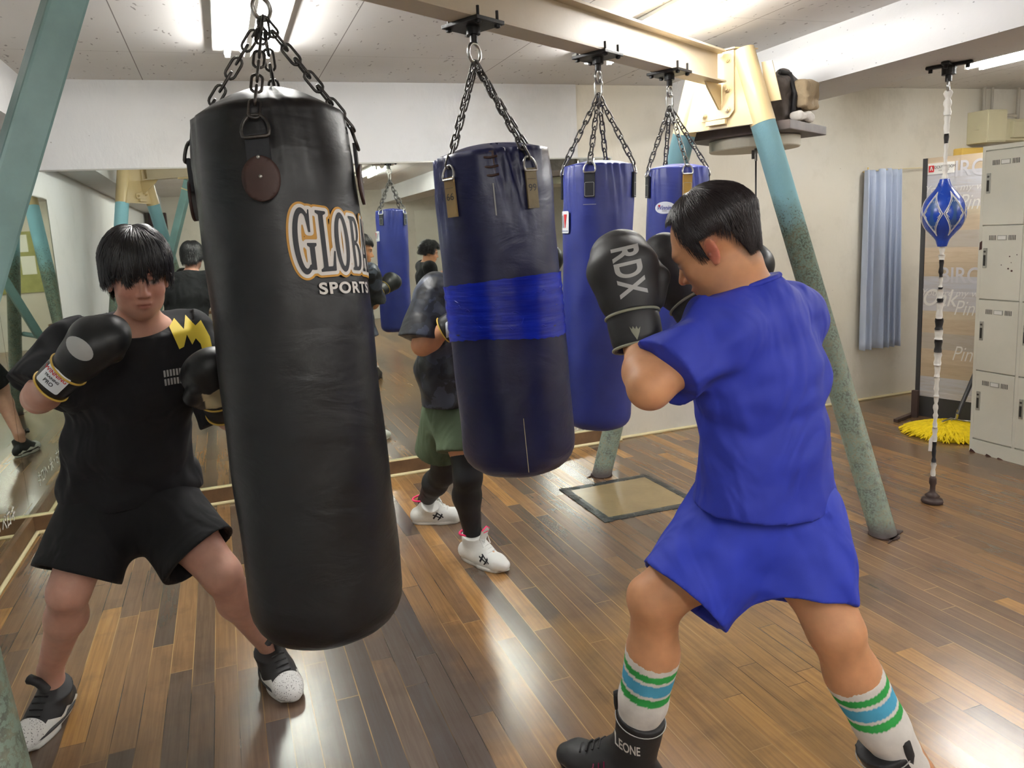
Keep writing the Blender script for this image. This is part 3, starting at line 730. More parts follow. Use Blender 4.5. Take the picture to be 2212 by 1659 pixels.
    def Ac(x):
        return [[(x, 0), (x + .20, 0), (x + .20, .04), (x + .13, .07), (x + .17, .26), (x + .36, .26), (x + .40, .07), (x + .33, .04), (x + .33, 0), (x + .64, 0), (x + .64, .04), (x + .57, .07), (x + .36, 1.02), (x + .27, 1.02), (x + .07, .07), (x, .04)], [(x + .18, .33), (x + .35, .33), (x + .265, .74)]]
    glyphs = G(0) + Lc(.72) + Oc(1.28) + Bc(1.94) + Ac(2.54) + Lc(3.2)
    zt = Hh * .63 + .085 + .075
    # taller first letter, like the printed logo
    def arch(lp): return [(x, (y - .5) * (1.16 - .09 * x if x < 1.8 else 1.0) + .5) for x, y in lp]
    glyphs = [arch(g) for g in glyphs]
    sc = .128; x0 = .018
    gl = [[(x * sc * .60, y * sc) for x, y in lp] for lp in glyphs]
    for off, mt, lf, nm, cell in ((.0130, M['orangeprint'], .0045, 'logo_border', .0035), (.0080, M['whiteprint'], .0055, 'logo_border', .0030), (.0, M['blackprint'], .0064, 'logo_lettering', .0018)):
        V, Fc = sdf_shape(gl, off, cell); mp_ = wrap(lf, x0, zt - sc / 2, slope=-.06); obj(nm, [mp_(x, y) for x, y in V], Fc, mt, body, True)
    V, Fc = curve_mesh('text', 'SPORTS', size=.036, offset=.0012, maxedge=.012, sx=1.25, align='LEFT', spacing=1.15)
    obj('logo_lettering', [wrap(.005, x0 + .045, zt - sc / 2 - .048, slope=-.03)(x, y) for x, y in V], Fc, M['whiteprint'], body, True)
    return t
black_bag()

def navy_bag():
    hp = Vector((.82, 2.26, 2.15)); rt = view_right(hp); tw = toward(hp)
    t = thing('punching_bag', 'wide navy punching bag with a band of bright blue tape around its middle', 'punching bag', (hp.x, hp.y, 0))
    apex = hanger(hp, t, ring_R=.030)
    bot = Vector((hp.x, hp.y, 0)) + rt * .085 + Z3 * .708; top = Vector((hp.x, hp.y, 0)) + rt * .030 + Z3 * 1.745
    ax = top - bot; Hh = ax.length; R = .190
    body, sf = bag_body(bot, ax, Hh, R, M['navybag'], t, dome=.035, puckers=4, pdep=.022, seam=.11, ph0=0.0, rb=.085)
    # taper towards the rim like the gathered top
    pv = sf.phi(bot + ax * .5 + tw); s = 1.0 if (sf(pv + .1, 0) - sf(pv, 0)).dot(rt) > 0 else -1.0
    for i, (dp, mt, lb) in enumerate(((-.72, M['tan'], '66'), (.62, M['olive'], '99'), (2.2, M['tan'], None), (-2.3, M['tan'], None))):
        ph = pv + s * dp
        b = band(sf, ph, Hh - .185, Hh - .066, .040, .011, mt, t, 'strap', th=.006)
        e = d_ring(sf, ph, Hh - .062, M['chrome'], t, R=.023, r=.0036, lift=.010, stretch=1.4)
        if lb:
            decal('strap_number', M['blackprint'], b, 'text', lb, lambda x, y, ph=ph: tuple(sf(ph + s * x / R, Hh - .125 + y, .0122)), size=.03, maxedge=.01)
            decal('stitching', M['black'], b, 'poly', [[(x_, -.001), (x_ + .003, -.001), (x_ + .003, .001), (x_, .001)] for x_ in [-.015 + .005 * j for j in range(6)]], lambda x, y, ph=ph: tuple(sf(ph + s * x / R, Hh - .098 + y, .0122)), maxedge=.02)
        chain('chain', e, apex, t, pitch=.034, r=.0033, w=.0205, phase=i)
    # laced opening
    q = MB()
    for z, w in ((Hh - .075, .020), (Hh - .05, .021), (Hh - .022, .020)):
        q.tube([sf(pv - s * (w / R) , z, -.006), sf(pv, z - .003, .001), sf(pv + s * (w / R), z, -.006)], .0035, 8)
    q.out('lacing', M['brownleather'], t, True)
    band(sf, pv, Hh - .095, Hh - .005, .022, -.006, M['brownleather'], t, 'lace_flap', th=.004)
    band(sf, pv, Hh - .195, Hh - .10, .004, .0025, M['printgrey'], t, 'seam', th=.002)
    band(sf, pv + s * .10, .04, .215, .0016, .0016, M['creamtrim'], t, 'seam', th=.002, n=12)
    # tape
    V = []; n = 96; rows = 14; rng = random.Random(3); zt0, zt1 = .46, .64
    for i in range(rows + 1):
        for k in range(n):
            p = 2 * math.pi * k / n; z = zt0 + (zt1 - zt0) * i / rows
            if i == 0: z += .012 * math.sin(2 * p) + .006 * (rng.random() - .5)
            if i == rows: z += .014 * math.sin(p * s - pv * s + 1.2) + .004 * (rng.random() - .5)
            V.append(sf(p, z, .004 + .0016 * math.sin(i * 2.4) + .0011 * (rng.random() - .5)))
    Fc = [(i * n + k, i * n + (k + 1) % n, (i + 1) * n + (k + 1) % n, (i + 1) * n + k) for i in range(rows) for k in range(n)]
    tape = obj('tape_band', V, Fc, M['bluetape'], t, True)
    rng = random.Random(19); q = MB()
    for k in range(16):
        ph = pv + s * rng.uniform(-1.2, 1.3); z = rng.uniform(zt0 + .03, zt1 - .012); ln_ = rng.uniform(.04, .16)
        q.tube([sf(ph + s * ln_ * u_, z + .006 * math.sin(u_ * 3 + k) + .012 * u_ * (k % 3 - 1) * .5, .0055) for u_ in (0, .25, .5, .75, 1)], [.0003, .0011, .0014, .0010, .0003], 5)
    q.out('tape_creases', M['bluetape'], tape, True)
navy_bag()

def blue_bag(hp, H0, H1, R, lat0, lat1, label, strapmat, straps, logo):
    hp = Vector((*hp, 2.15)); rt = view_right(hp); tw = toward(hp)
    t = thing('punching_bag', label, 'punching bag', (hp.x, hp.y, 0), 'slim royal blue punching bags')
    apex = hanger(hp, t, ring_R=.022)
    # shackle
    MB().tube(link_pts(apex - Z3 * .02, Z3, rt, .06, .026), .0045, 8, closed=True).out('shackle', M['chrome'], t, True); apex = apex - Z3 * .045
    bot = Vector((hp.x, hp.y, 0)) + rt * lat0 + Z3 * H0; top = Vector((hp.x, hp.y, 0)) + rt * lat1 + Z3 * H1
    ax = top - bot; Hh = ax.length
    body, sf = bag_body(bot, ax, Hh, R, M['bluebag'], t, dome=.02, puckers=len(straps), pdep=.009, seam=.05)
    pv = sf.phi(bot + ax * .5 + tw); s = 1.0 if (sf(pv + .1, 0) - sf(pv, 0)).dot(rt) > 0 else -1.0
    for i, dp in enumerate(straps):
        ph = pv + s * dp
        b = band(sf, ph, Hh - .125, Hh - .03, .040, .008, strapmat if i == 0 else M['strapblk'], t, 'strap', th=.007)
        decal('stitching', M['printgrey'], b, 'poly', [rrect(.034, .052, .004), rrect(.031, .049, .003)], lambda x, y, ph=ph: tuple(sf(ph + s * x / R, Hh - .095 + y, .0092)), maxedge=.02)
        e = d_ring(sf, ph, Hh - .022, M['chrome'], t, R=.022, r=.0034, lift=.006, stretch=1.3)
        chain('chain', e, apex, t, pitch=.036, r=.0031, w=.0195, phase=i, mat=M['darksteel'])
    band(sf, pv + s * straps[0], Hh - .152, Hh - .150, .05, .003, M['printgrey'], t, 'stitch_line', th=.001, n=1)
    wr = lambda c, z0, lf: (lambda x, y: tuple(sf(pv + s * (c + x / R), z0 + y, lf)))
    if logo == 'square':
        c = -1.22; z0 = Hh - .215
        lb = decal('logo_label', M['label'], body, 'poly', [rrect(.085, .085, .006)], wr(c, z0, .0042), maxedge=.012)
        decal('logo_red_mark', M['redinsig'], lb, 'poly', [[(.004, .030), (.030, .030), (.019, -.022), (.014, -.022)]], wr(c, z0, .0052), maxedge=.012)
        decal('logo_black_mark', M['blackprint'], lb, 'poly', [[(-.034, .026), (-.026, .026), (-.012, -.022), (-.018, -.022)], [(-.012, .026), (-.006, .026), (.006, -.022), (.0, -.022)]], wr(c, z0, .0052), maxedge=.012)
        decal('logo_lettering', M['blueprint'], lb, 'poly', [rrect(.078, .002, .0008), ], wr(c, z0 - .034, .0052), maxedge=.012)
    else:
        c = -.40; z0 = Hh - .172
        lb = decal('logo_label', M['label'], body, 'poly', [ellipse(.092, .052, 40)], wr(c, z0, .0042), maxedge=.012)
        decal('logo_lettering', M['blueprint'], lb, 'text', 'Winning', wr(c, z0 - .001, .0052), size=.026, maxedge=.01, shear=.35, sx=.82, offset=.0004)
        decal('logo_red_mark', M['redinsig'], lb, 'poly', [[(-.030, .013), (-.018, .013), (-.024, .000)]], wr(c, z0, .0058), maxedge=.012)
        q = decal('logo_mark', M['blackprint'], lb, 'poly', [rrect(.022, .0016, .0005), ], wr(c, z0 - .014, .0052), maxedge=.012)
blue_bag((1.444, 2.601), .69, 1.735, .1365, -.045, -.010, 'slim royal blue punching bag with a black strap, directly behind the taped navy one', M['strapblk'], (-.22, 1.35, 2.9, -1.75), 'square')
blue_bag((1.936, 2.858), .695, 1.735, .131, -.005, .030, 'slim royal blue punching bag with an ochre strap, behind the bowed head', M['ochre'], (.30, 1.9, -2.7, -1.25), 'oval')


# ---------------------------------------------------------------- lockers
LX = 4.265; LY0 = 3.163; CW = .252; NC = 3
t = thing('locker', 'grey-beige steel locker bank standing in front of the patterned partition', 'locker', (LX + .25, LY0 - CW * NC / 2, 0))
q = MB(); y1 = LY0 - CW * NC
q.b2((LX + .012, y1, 0), (LX + .50, LY0, 1.833), .004)
for k in range(NC + 1): q.b2((LX, LY0 - CW * k - .009, .0), (LX + .02, LY0 - CW * k + .009, 1.833))
q.b2((LX - .001, y1, 1.808), (LX + .02, LY0, 1.833)); q.b2((LX - .001, y1, 0), (LX + .02, LY0, .083))
lk = q.out('body', M['locker'], t)
zs = [.088, .513, .944, 1.378, 1.806]
q = MB()
rng = random.Random(5)
for z, yv in ((.02, 3.15), (.012, 3.05), (.008, 2.98)): q.prism([(LX - .0025, yv - .02, 0), (LX - .0025, yv + .02, 0), (LX - .0025, yv + .012, z), (LX - .0025, yv - .006, z * .6)], (1, 0, 0), .001)
q.out('chipped_paint', M['rust'], t)
def locker_door(k, r):
    ya = LY0 - CW * k - .010; yb = LY0 - CW * (k + 1) + .010; z0, z1 = zs[r] + .003, zs[r + 1] - .003
    c = MB().b2((LX - .003, yb, z0), (LX + .011, ya, z1), .003).out('door', M['locker'], t)
    yc = (ya + yb) / 2 - .004; zc = z1 - .068
    q = MB(); q.b2((LX - .0065, yc - .027, zc - .014), (LX - .002, yc + .027, zc + .014), .002); lf = q.out('label_frame', M['silver'], c)
    MB().b2((LX - .0072, yc - .022, zc - .010), (LX - .006, yc + .022, zc + .010)).out('name_card', M['white'], lf)
    q = MB()
    for sgn in (-1, 1):
        for j in range(5): y = yc + sgn * (.039 + j * .0085); q.b2((LX - .0038, y - .0018, zc - .014), (LX - .0028, y + .0018, zc + .014))
    q.out('vent_slots', M['lockdark'], c)
    hy = ya - .026; hz = (z0 + z1) / 2 + .028
    q = MB(); q.b2((LX - .009, hy - .011, hz - .058), (LX - .002, hy + .011, hz + .058), .003); hd = q.out('handle', M['silver'], c)
    q = MB(); q.b2((LX - .0098, hy - .0065, hz - .045), (LX - .0085, hy + .0065, hz + .018)); q.out('finger_recess', M['lockdark'], hd)
    q = MB(); q.lathe((LX - .009, hy, hz + .038), [(.006, 0), (.006, .002)], 12, Matrix(((0, 0, -1), (0, 1, 0), (1, 0, 0)))); q.out('key_lock', M['darksteel'], hd)
    if (k, r) == (0, 2):
        q = MB()
        for yy, zz, rr in ((2.985, 1.20, .004), (2.975, 1.165, .0025), (2.99, 1.13, .005), (2.97, 1.118, .006), (3.03, 1.15, .003), (2.945, 1.21, .003)): q.lathe((LX - .0035, yy, zz), [(rr, 0), (rr, .0008)], 7, Matrix(((0, 0, -1), (0, 1, 0), (1, 0, 0))))
        q.prism([(LX - .004, ya + .012, 1.235), (LX - .004, ya - .004, 1.24), (LX - .004, ya - .004, 1.29), (LX - .004, ya + .010, 1.28)], (1, 0, 0), .001); q.out('chipped_paint', M['rust'], c)
for k in range(NC):
    for r in range(4): locker_door(k, r)

# ---------------------------------------------------------------- printed partition board
bd = Vector((.286, -.958, 0)).normalized(); bn = Vector((-bd.y, bd.x, 0)) * -1        # bn points to the viewer side
B0 = Vector((4.735, 3.94, 0)); Rp = Matrix((bd, -bn, Z3)).transposed()
t = thing('partition_board', 'free-standing partition printed with pale wood planks and script lettering', 'partition', B0 + bd * .45)
q = MB(); q.box(B0 + bd * .014 + Z3 * .92, (.028, .035, 1.84), Rp); q.out('edge_strip', M['lamdark'], t)
q = MB(); q.box(B0 + bd * .46 + Z3 * .075, (.90, .03, .15), Rp); q.out('kick_panel', M['lamdark'], t)
q = MB(); q.box(B0 + bd * .03 + bn * .08 + Z3 * .10, (.04, .03, .20), Rp); q.box(B0 + bn * .15 + Z3 * .012, (.03, .30, .02), Rp); q.out('foot', M['rubberbrown'], t)
def mat_planks():
    m, nt, b = new_mat('printed_plank_panel'); co = coords(nt, 'Object'); sep = N(nt, 'ShaderNodeSeparateXYZ'); nt.links.new(co, sep.inputs[0])
    z = mth(nt, 'FRACT', mth(nt, 'DIVIDE', mth(nt, 'SUBTRACT', sep.outputs[2], .30), .72))
    st_ = ramp(nt, z, [(0, S(186, 168, 144)), (.14, S(196, 178, 154)), (.28, S(178, 170, 160)), (.44, S(192, 174, 150)), (.58, S(198, 184, 160)), (.66, S(192, 190, 194)), (.84, S(206, 204, 208)), (.85, S(186, 187, 194))], 'CONSTANT')
    g = noise(nt, coords(nt, scale=(2, 2, 16)), 3, 5, .6, .6)
    nt.links.new(mixc(nt, mth(nt, 'MULTIPLY', ramp(nt, g, [(.45, (0, 0, 0)), (.7, (1, 1, 1))]).outputs[0], .35), st_.outputs[0], S(158, 136, 108)), b.inputs['Base Color'])
    b.inputs['Roughness'].default_value = .35; return m
pn = MB(); pn.box(B0 + bd * .47 + Z3 * .995, (.88, .028, 1.69), Rp); panel = pn.out('printed_panel', mat_planks(), t)
def onb(x, z): return lambda a, b_: tuple(B0 + bd * (x + a) + bn * .0155 + Z3 * (z + b_))
M['facewhite'] = simple('pale_print', S(222, 220, 216), .5); M['paleblock'] = simple('pale_block_print', S(193, 192, 198), .5)
for zc in (1.49, .77): 
    decal('script_lettering', M['facewhite'], panel, 'text', 'Pine', onb(.315, zc + .03), size=.15, shear=.35, sx=.7, offset=-.001, maxedge=.05)
    decal('script_lettering', M['facewhite'], panel, 'text', 'You are my wonder', onb(.27, zc + .135), size=.07, shear=.3, sx=.9, offset=-.0008, maxedge=.05)
    decal('block_lettering', M['paleblock'], panel, 'text', 'BIRCH', onb(.30, zc + .255), size=.15, sx=.8, offset=.002, maxedge=.05)
decal('script_lettering', M['facewhite'], panel, 'text', 'Pine', onb(.315, .48), size=.15, shear=.35, sx=.7, offset=-.001, maxedge=.05)
decal('script_lettering', M['facewhite'], panel, 'text', 'Oak', onb(.13, .965 - .10), size=.17, shear=.3, sx=.75, offset=.001, maxedge=.05)
sg = MB(); sg.box(B0 + bd * .115 + bn * .0155 + Z3 * 1.765, (.165, .003, .075), Rp); sg = sg.out('sign', M['white'], panel)
a = MB(); a.box(B0 + bd * .056 + bn * .0175 + Z3 * 1.765, (.034, .002, .045), Rp); a.out('sign_red_mark', M['redinsig'], panel)
def ons(x, z): return lambda a_, b_: tuple(B0 + bd * (x + a_) + bn * .0195 + Z3 * (z + b_))
decal('sign_lettering', M['white'], panel, 'poly', [[(-.010, -.012), (-.004, -.012), (.0, .010), (.004, -.012), (.010, -.012), (.003, .016), (-.003, .016)]], ons(.056, 1.765), maxedge=.03)
decal('sign_lettering', M['blackprint'], panel, 'text', 'LOCKER ROOM', ons(.135, 1.772), size=.028, sx=.72, maxedge=.03)
decal('sign_lettering', M['blackprint'], panel, 'text', 'FOR WOMEN', ons(.135, 1.750), size=.012, sx=.9, maxedge=.03)

# ---------------------------------------------------------------- curtain on a cord
t = thing('curtain', 'pale blue pleated curtain hanging on a wall cord beside the partition', 'curtain', (4.89, YB - .05, 0))
V = []; nx = 140; nz = 26
for j in range(nz + 1):
    u = j / nz; z = 1.815 - u * 1.39
    for i in range(nx + 1):
        s = i / nx; sp = .90 + .10 * u
        x = 4.868 + (s - .5) * (.345 + .03 * u) + .006 * math.sin(s * 40 + u * 2)
        amp = .030 + .008 * u
        ph = s * 2 * math.pi * 5.0 + .6 * math.sin(u * 1.6 + s * 5) + 1.5 * math.sin(s * 8.3 + .4)
        V.append((x + .008 * math.cos(ph), YB - .055 - amp * math.sin(ph) - .01 * u, z + .006 * math.sin(s * 31) * (1 - u) - .012 * abs(math.sin(ph * .5)) * (1 if j == 0 else 0)))
Fc = [(j * (nx + 1) + i, j * (nx + 1) + i + 1, (j + 1) * (nx + 1) + i + 1, (j + 1) * (nx + 1) + i) for j in range(nz) for i in range(nx)]
c = obj('cloth', V, Fc, M['curtain'], t, True)
sd = c.modifiers.new('thick', 'SOLIDIFY'); sd.thickness = .0015
q = MB(); q.tube([(4.735, YB - .03, 1.80), (4.9, YB - .055, 1.808), (5.35, YB - .03, 1.815), (5.8, YB - .015, 1.82)], .004, 8); q.out('cord', M['creamtrim'], t, True)
q = MB(); q.cyl((4.735, YB - .001, 1.80), (4.735, YB - .045, 1.80), .004, 8); q.cyl((4.735, YB - .045, 1.80), (4.735, YB - .045, 1.83), .004, 8); q.out('hook', M['gold'], t)

# ---------------------------------------------------------------- electrical boxes, conduits
t = thing('switch_box', 'tall cream electrical box on the wall above the partition', 'electrical box', (5.90, YB, 2.0))
q = MB(); q.b2((5.80, YB - .17, 1.985), (6.01, YB, 2.235), .006); q.out('body', M['boxcream'], t)
q = MB(); q.b2((5.805, YB - .175, 1.995), (6.005, YB - .168, 2.225), .003); d_ = q.out('cover', M['boxcream'], t)
q = MB(); q.b2((5.793, YB - .10, 2.09), (5.80, YB - .07, 2.13)); q.out('latch', M['boxcream'], t)
q = MB(); q.cyl((5.895, YB - .06, 2.235), (5.895, YB - .06, ZC), .013, 12); q.cyl((5.985, YB - .06, 2.235), (5.985, YB - .06, ZC), .010, 12); q.out('conduit', M['conduit'], t, True)
t = thing('switch_box', 'wide cream electrical box with slots, right of the tall one', 'electrical box', (6.27, YB, 2.0))
q = MB(); q.b2((6.05, YB - .12, 2.0), (6.60, YB, 2.17), .006); q.b2((6.12, YB - .15, 2.02), (6.60, YB - .11, 2.15), .01); q.out('body', M['boxcream'], t)
q = MB()
for j in range(6): q.b2((6.28 + j * .032, YB - .1515, 2.075), (6.295 + j * .032, YB - .149, 2.115))
q.out('slots', M['lockdark'], t)
q = MB(); q.cyl((6.28, YB - .06, 2.17), (6.28, YB - .06, ZC), .013, 12); q.tube([(6.02, YB - .13, 2.19), (6.10, YB - .15, 2.195), (6.16, YB - .13, 2.19)], .012, 8); q.out('conduit', M['conduit'], t, True)
t = thing('wall_box', 'small yellow box on the wall behind the partition top', 'box', (5.79, YB - .05, 1.93))
q = MB(); q.b2((5.66, YB - .08, 1.885), (5.93, YB, 1.955), .01); q.out('body', M['yellowbox'], t)

# ---------------------------------------------------------------- double-end ball on its taped cord
SX, SY = 3.343, 2.669
t = thing('double_end_ball', 'blue patterned double-end ball on a taped cord from ceiling beam to floor', 'double-end ball', (SX, SY, 0))
q = MB(); R45 = Matrix.Rotation(.5, 3, 'Z')
for a_ in (0, math.pi / 2): 
    Rz_ = Matrix.Rotation(.5 + a_, 3, 'Z'); q.box((SX, SY, 2.158), (.19, .035, .014), Rz_, .006)
q.cyl((SX, SY, 2.155), (SX, SY, 2.115), .03, 14); q.cyl((SX, SY, 2.12), (SX, SY, 2.085), .014, 12)
for k in range(4):
    aa = .5 + k * math.pi / 2; q.cyl((SX + .075 * math.cos(aa), SY + .075 * math.sin(aa), 2.155), (SX + .075 * math.cos(aa), SY + .075 * math.sin(aa), 2.135), .009, 8)
q.out('ceiling_plate', M['blackiron'], t)
ring((SX, SY, 2.062), (.5, -.8, 0), .024, .005, M['chrome'], 'eye_ring', t)
def cord(z0, z1, r, mt, rough=.0012, seed=1):
    rng = random.Random(seed); n = max(3, int(abs(z1 - z0) / .012)); pts = []; rr = []
    for i in range(n + 1):
        pts.append((SX + .001 * math.sin(i), SY, z0 + (z1 - z0) * i / n)); rr.append(r + rough * (rng.random() - .5) + rough * math.sin(i * 1.7))
    return MB().tube(pts, rr, 10).out('cord', mt, t, True)
cord(2.045, 1.93, .015, M['whitetape'], .004); cord(1.93, 1.845, .012, M['whitetape']); cord(1.845, 1.80, .0095, M['black']); cord(1.80, 1.70, .008, M['whitetape']); cord(1.70, 1.62, .012, M['whitetape'], .003)
BR = .094; prof = [(.020, -.158), (.024, -.145), (.030, -.125), (.050, -.098), (.074, -.068), (.089, -.035), (BR, 0), (.089, .035), (.076, .068), (.054, .098), (.034, .125), (.024, .15), (.020, .165)]
def sm(prof, n=4):
    out = []
    for i in range(len(prof) - 1):
        p0, p1, p2, p3 = prof[max(0, i - 1)], prof[i], prof[i + 1], prof[min(len(prof) - 1, i + 2)]
        for k in range(n):
            u = k / n; out.append(tuple(.5 * ((2 * p1[j]) + (-p0[j] + p2[j]) * u + (2 * p0[j] - 5 * p1[j] + 4 * p2[j] - p3[j]) * u * u + (-p0[j] + 3 * p1[j] - 3 * p2[j] + p3[j]) * u ** 3) for j in (0, 1)))
    return out + [prof[-1]]
pr = sm(prof); BZ = 1.468
ball = MB().lathe((SX, SY, BZ), pr, 48).out('ball', M['ballblue'], t, True)
def ballR(z):
    for (r0, z0), (r1, z1) in zip(pr, pr[1:]):
        if z0 <= z <= z1: return r0 + (r1 - r0) * (z - z0) / (z1 - z0 + 1e-9)
    return .02
pvb = math.atan2(-SY, -SX)
def onball(phi, z, lf=.001): r = ballR(z) + lf; return (SX + r * math.cos(phi), SY + r * math.sin(phi), BZ + z)
q = MB(); q2 = MB()
for k in range(6):
    pc = pvb - .52 + k * math.pi / 3 ; hw = .50
    V = []; nn = 16
    for i in range(nn + 1):
        u = -1 + 2 * i / nn; z = .105 * u; w = hw * (1 - abs(u)) ** 1.15
        V += [onball(pc - w, z), onball(pc, z, .0014), onball(pc + w, z)]
    q.add(V, [(3 * i + a, 3 * i + a + 1, 3 * i + a + 4, 3 * i + a + 3) for i in range(nn) for a in (0, 1)])
    for sg_ in (-1, 1):
        for ww in (1.0, .86):
            q2.tube([onball(pc + sg_ * hw * ww * (1 - abs(-1 + 2 * i / 20)) ** 1.15, .105 * (-1 + 2 * i / 20) * ww, .0015) for i in range(21)], .0017 if ww == 1 else .0009, 5)
        for a_ in (.35, .6, .85):
            q2.tube([onball(pc + sg_ * hw * .80, 0, .0016), onball(pc + sg_ * hw * (.52), .05 * a_, .0016)], .0008, 5)
            q2.tube([onball(pc + sg_ * hw * .80, 0, .0016), onball(pc + sg_ * hw * (.52), -.05 * a_, .0016)], .0008, 5)
            q2.tube([onball(pc, sg_ * .085, .0016), onball(pc + .10 * (a_ - .6) * 4, sg_ * .055, .0016)], .0008, 5)
q.out('diamond_panels', M['ballpanel'], ball, True); q2.out('white_pattern', M['whiteprint'], ball, True)
for a_, b_, r_, mm in ((1.31, 1.27, .011, 'whitetape'), (1.27, 1.245, .013, 'whitetape'), (1.245, 1.16, .009, 'black'), (1.16, 1.11, .008, 'whitetape'), (1.11, 1.10, .009, 'black'), (1.10, 1.055, .011, 'whitetape'), (1.055, 1.035, .013, 'black'), (1.035, .955, .014, 'whitetape'), (.955, .90, .017, 'black'), (.90, .85, .017, 'whitetape'), (.85, .785, .016, 'black'), (.785, .72, .015, 'whitetape'), (.72, .66, .012, 'whitetape'), (.66, .56, .010, 'whitetape'), (.56, .40, .0095, 'whitetape'), (.40, .325, .011, 'whitetape'), (.325, .215, .009, 'strapblk'), (.215, .14, .011, 'whitetape')):
    cord(a_, b_, r_, M[mm], .002, int(a_ * 1000))
q = MB(); q.lathe((SX, SY, 0), [(.046, 0), (.050, .008), (.046, .022), (.028, .028), (.034, .038), (.022, .050), (.013, .058), (.012, .09), (.017, .105), (.016, .13), (.009, .145)], 28); q.out('suction_base', M['rubberbrown'], t, True)
tg_ = MB(); tg_.prism([(SX - .012, SY, .36), (SX - .035, SY, .34), (SX - .038, SY, .28), (SX - .015, SY, .275)], (0, 1, 0), .002); tg_.out('loose_tape', M['whitetape'], t)

# ---------------------------------------------------------------- speed-ball platform on the far side of the stand
PC = fp(MID, .34, -.025, 0)
t = thing('speed_bag_platform', 'dark plywood speed bag platform with a round pale drum under it', 'speed bag platform', (PC.x, PC.y, 1.85))
q = MB(); q.box(PC + Z3 * 1.935, (.54, .56, .045), Rb, .004); q.out('plywood_board', M['ply'], t)
q = MB(); q.lathe(PC + Z3 * 1.855, [(.222, 0), (.227, .005), (.227, .055)], 64); q.out('drum', M['drumwhite'], t); 
q = MB()
for s in (.27, -.20):
    q.box(fp(MID, .09, s, 1.89), (.06, .02, .10), Rb); q.box(fp(MID, .12, s, 1.91), (.12, .035, .02), Rb)
q.out('bracket', M['cream'], t)
q = MB(); q.cyl(PC + Z3 * 1.855, PC + Z3 * 1.81, .012, 10); q.out('swivel', M['darksteel'], t)
# double end ball hanging under the platform
HB = Vector((PC.x - .075, PC.y - .105, 0))
t = thing('double_end_ball', 'small black leather double-end ball on a cord behind the blue-shirted boxer', 'double-end ball', (HB.x, HB.y, 0))
q = MB(); q.cyl(HB + Z3 * 1.853, HB + Z3 * 1.79, .007, 8); q.out('hook', M['darksteel'], t)
q = MB(); q.cyl(HB + Z3 * 1.80, HB + Z3 * 1.60, .0042, 8); q.cyl(HB + Z3 * 1.60, HB + Z3 * 1.56, .006, 8); q.cyl(HB + Z3 * 1.10, HB + Z3 * .03, .004, 8); q.out('cord', M['black'], t, True)
q = MB(); q.cyl(HB + Z3 * 1.58, HB + Z3 * 1.36, .0055, 8); q.out('white_cord', M['whitetape'], t, True)
q = MB(); q.lathe(HB + Z3 * 1.25, sm([(.02, -.13), (.05, -.10), (.082, -.05), (.095, 0), (.085, .05), (.055, .09), (.02, .12)]), 32); q.out('ball', M['glove'], t, True)
q = MB(); q.lathe(HB, [(.05, 0), (.045, .015), (.02, .03), (.012, .05)], 20); q.out('suction_base', M['rubberbrown'], t, True)

# ---------------------------------------------------------------- floor hatch
t = thing('floor_hatch', 'square wooden floor hatch edged with black tape', 'floor hatch', (2.02, 3.45, 0))
hx0, hx1, hy0, hy1 = 1.735, 2.315, 3.185, 3.71
q = MB(); q.b2((hx0 + .03, hy0 + .03, .0), (hx1 - .03, hy1 - .03, .003)); q.out('panel', M['hatch'], t)
rng = random.Random(11)
def tape_strip(p0, p1, w, name='tape'):
    p0 = Vector(p0); p1 = Vector(p1); d = (p1 - p0).normalized(); s = Vector((-d.y, d.x, 0)); V = []; n = 16
    for i in range(n + 1):
        p = p0.lerp(p1, i / n); j = .003 * (rng.random() - .5)
        for k, (a_, hh) in enumerate(((-w / 2, .0), (-w / 2, .0038), (0, .0055 + .002 * rng.random()), (w / 2, .0038), (w / 2, .0))): V.append(p + s * (a_ + j) + Z3 * hh)
    q = MB(); q.add(V, [(5 * i + a, 5 * i + a + 1, 5 * i + a + 6, 5 * i + a + 5) for i in range(n) for a in range(4)] + [(0, 1, 2, 3, 4), tuple(5 * n + k for k in (4, 3, 2, 1, 0))]); q.out(name, M['blacktape'], t)
tape_strip((hx0, hy0 + .018, 0), (hx1, hy0 + .010, 0), .045); tape_strip((hx0, hy1 - .018, 0), (hx1, hy1 - .014, 0), .045)
tape_strip((hx0 + .018, hy0 - .012, 0), (hx0 + .02, hy1 + .01, 0), .05); tape_strip((hx1 - .018, hy0 - .01, 0), (hx1 - .02, hy1 + .012, 0), .045)

# ---------------------------------------------------------------- mop
MP = Vector((4.50, 3.50, 0))
t = thing('mop', 'yellow string mop on the floor leaning between partition and lockers', 'mop', MP)
V = []; na, nr = 60, 9
rng = random.Random(2)
q = MB()
cA, sA = math.cos(-.5), math.sin(-.5)
def mp(a, r): x = .27 * r * math.cos(a); y = .27 * r * math.sin(a); return (MP.x + x * cA - y * sA, MP.y + x * sA + y * cA)
for i in range(330):
    a = 2 * math.pi * i / 330 + .05 * rng.random(); r1 = .86 + .2 * rng.random(); r0 = .10 + .35 * rng.random(); pts = []
    for k in range(6):
        u = k / 5; rr = r0 + (r1 - r0) * u; aa = a + .10 * math.sin(u * 3 + i) ; x, y = mp(aa, rr); pts.append((x, y, .006 + .085 * (1 - rr) ** .8 * 1.0 + .006 * rng.random() if rr < 1 else .005))
    q.tube(pts, [.0055] * 5 + [.003], 5)
q.out('yarn_head', M['mop'], t, True)
q = MB(); q.lathe((MP.x, MP.y, .002), [(.24, 0), (.17, .045), (.02, .08)], 24); q.out('yarn_core', M['mop'], t, True)
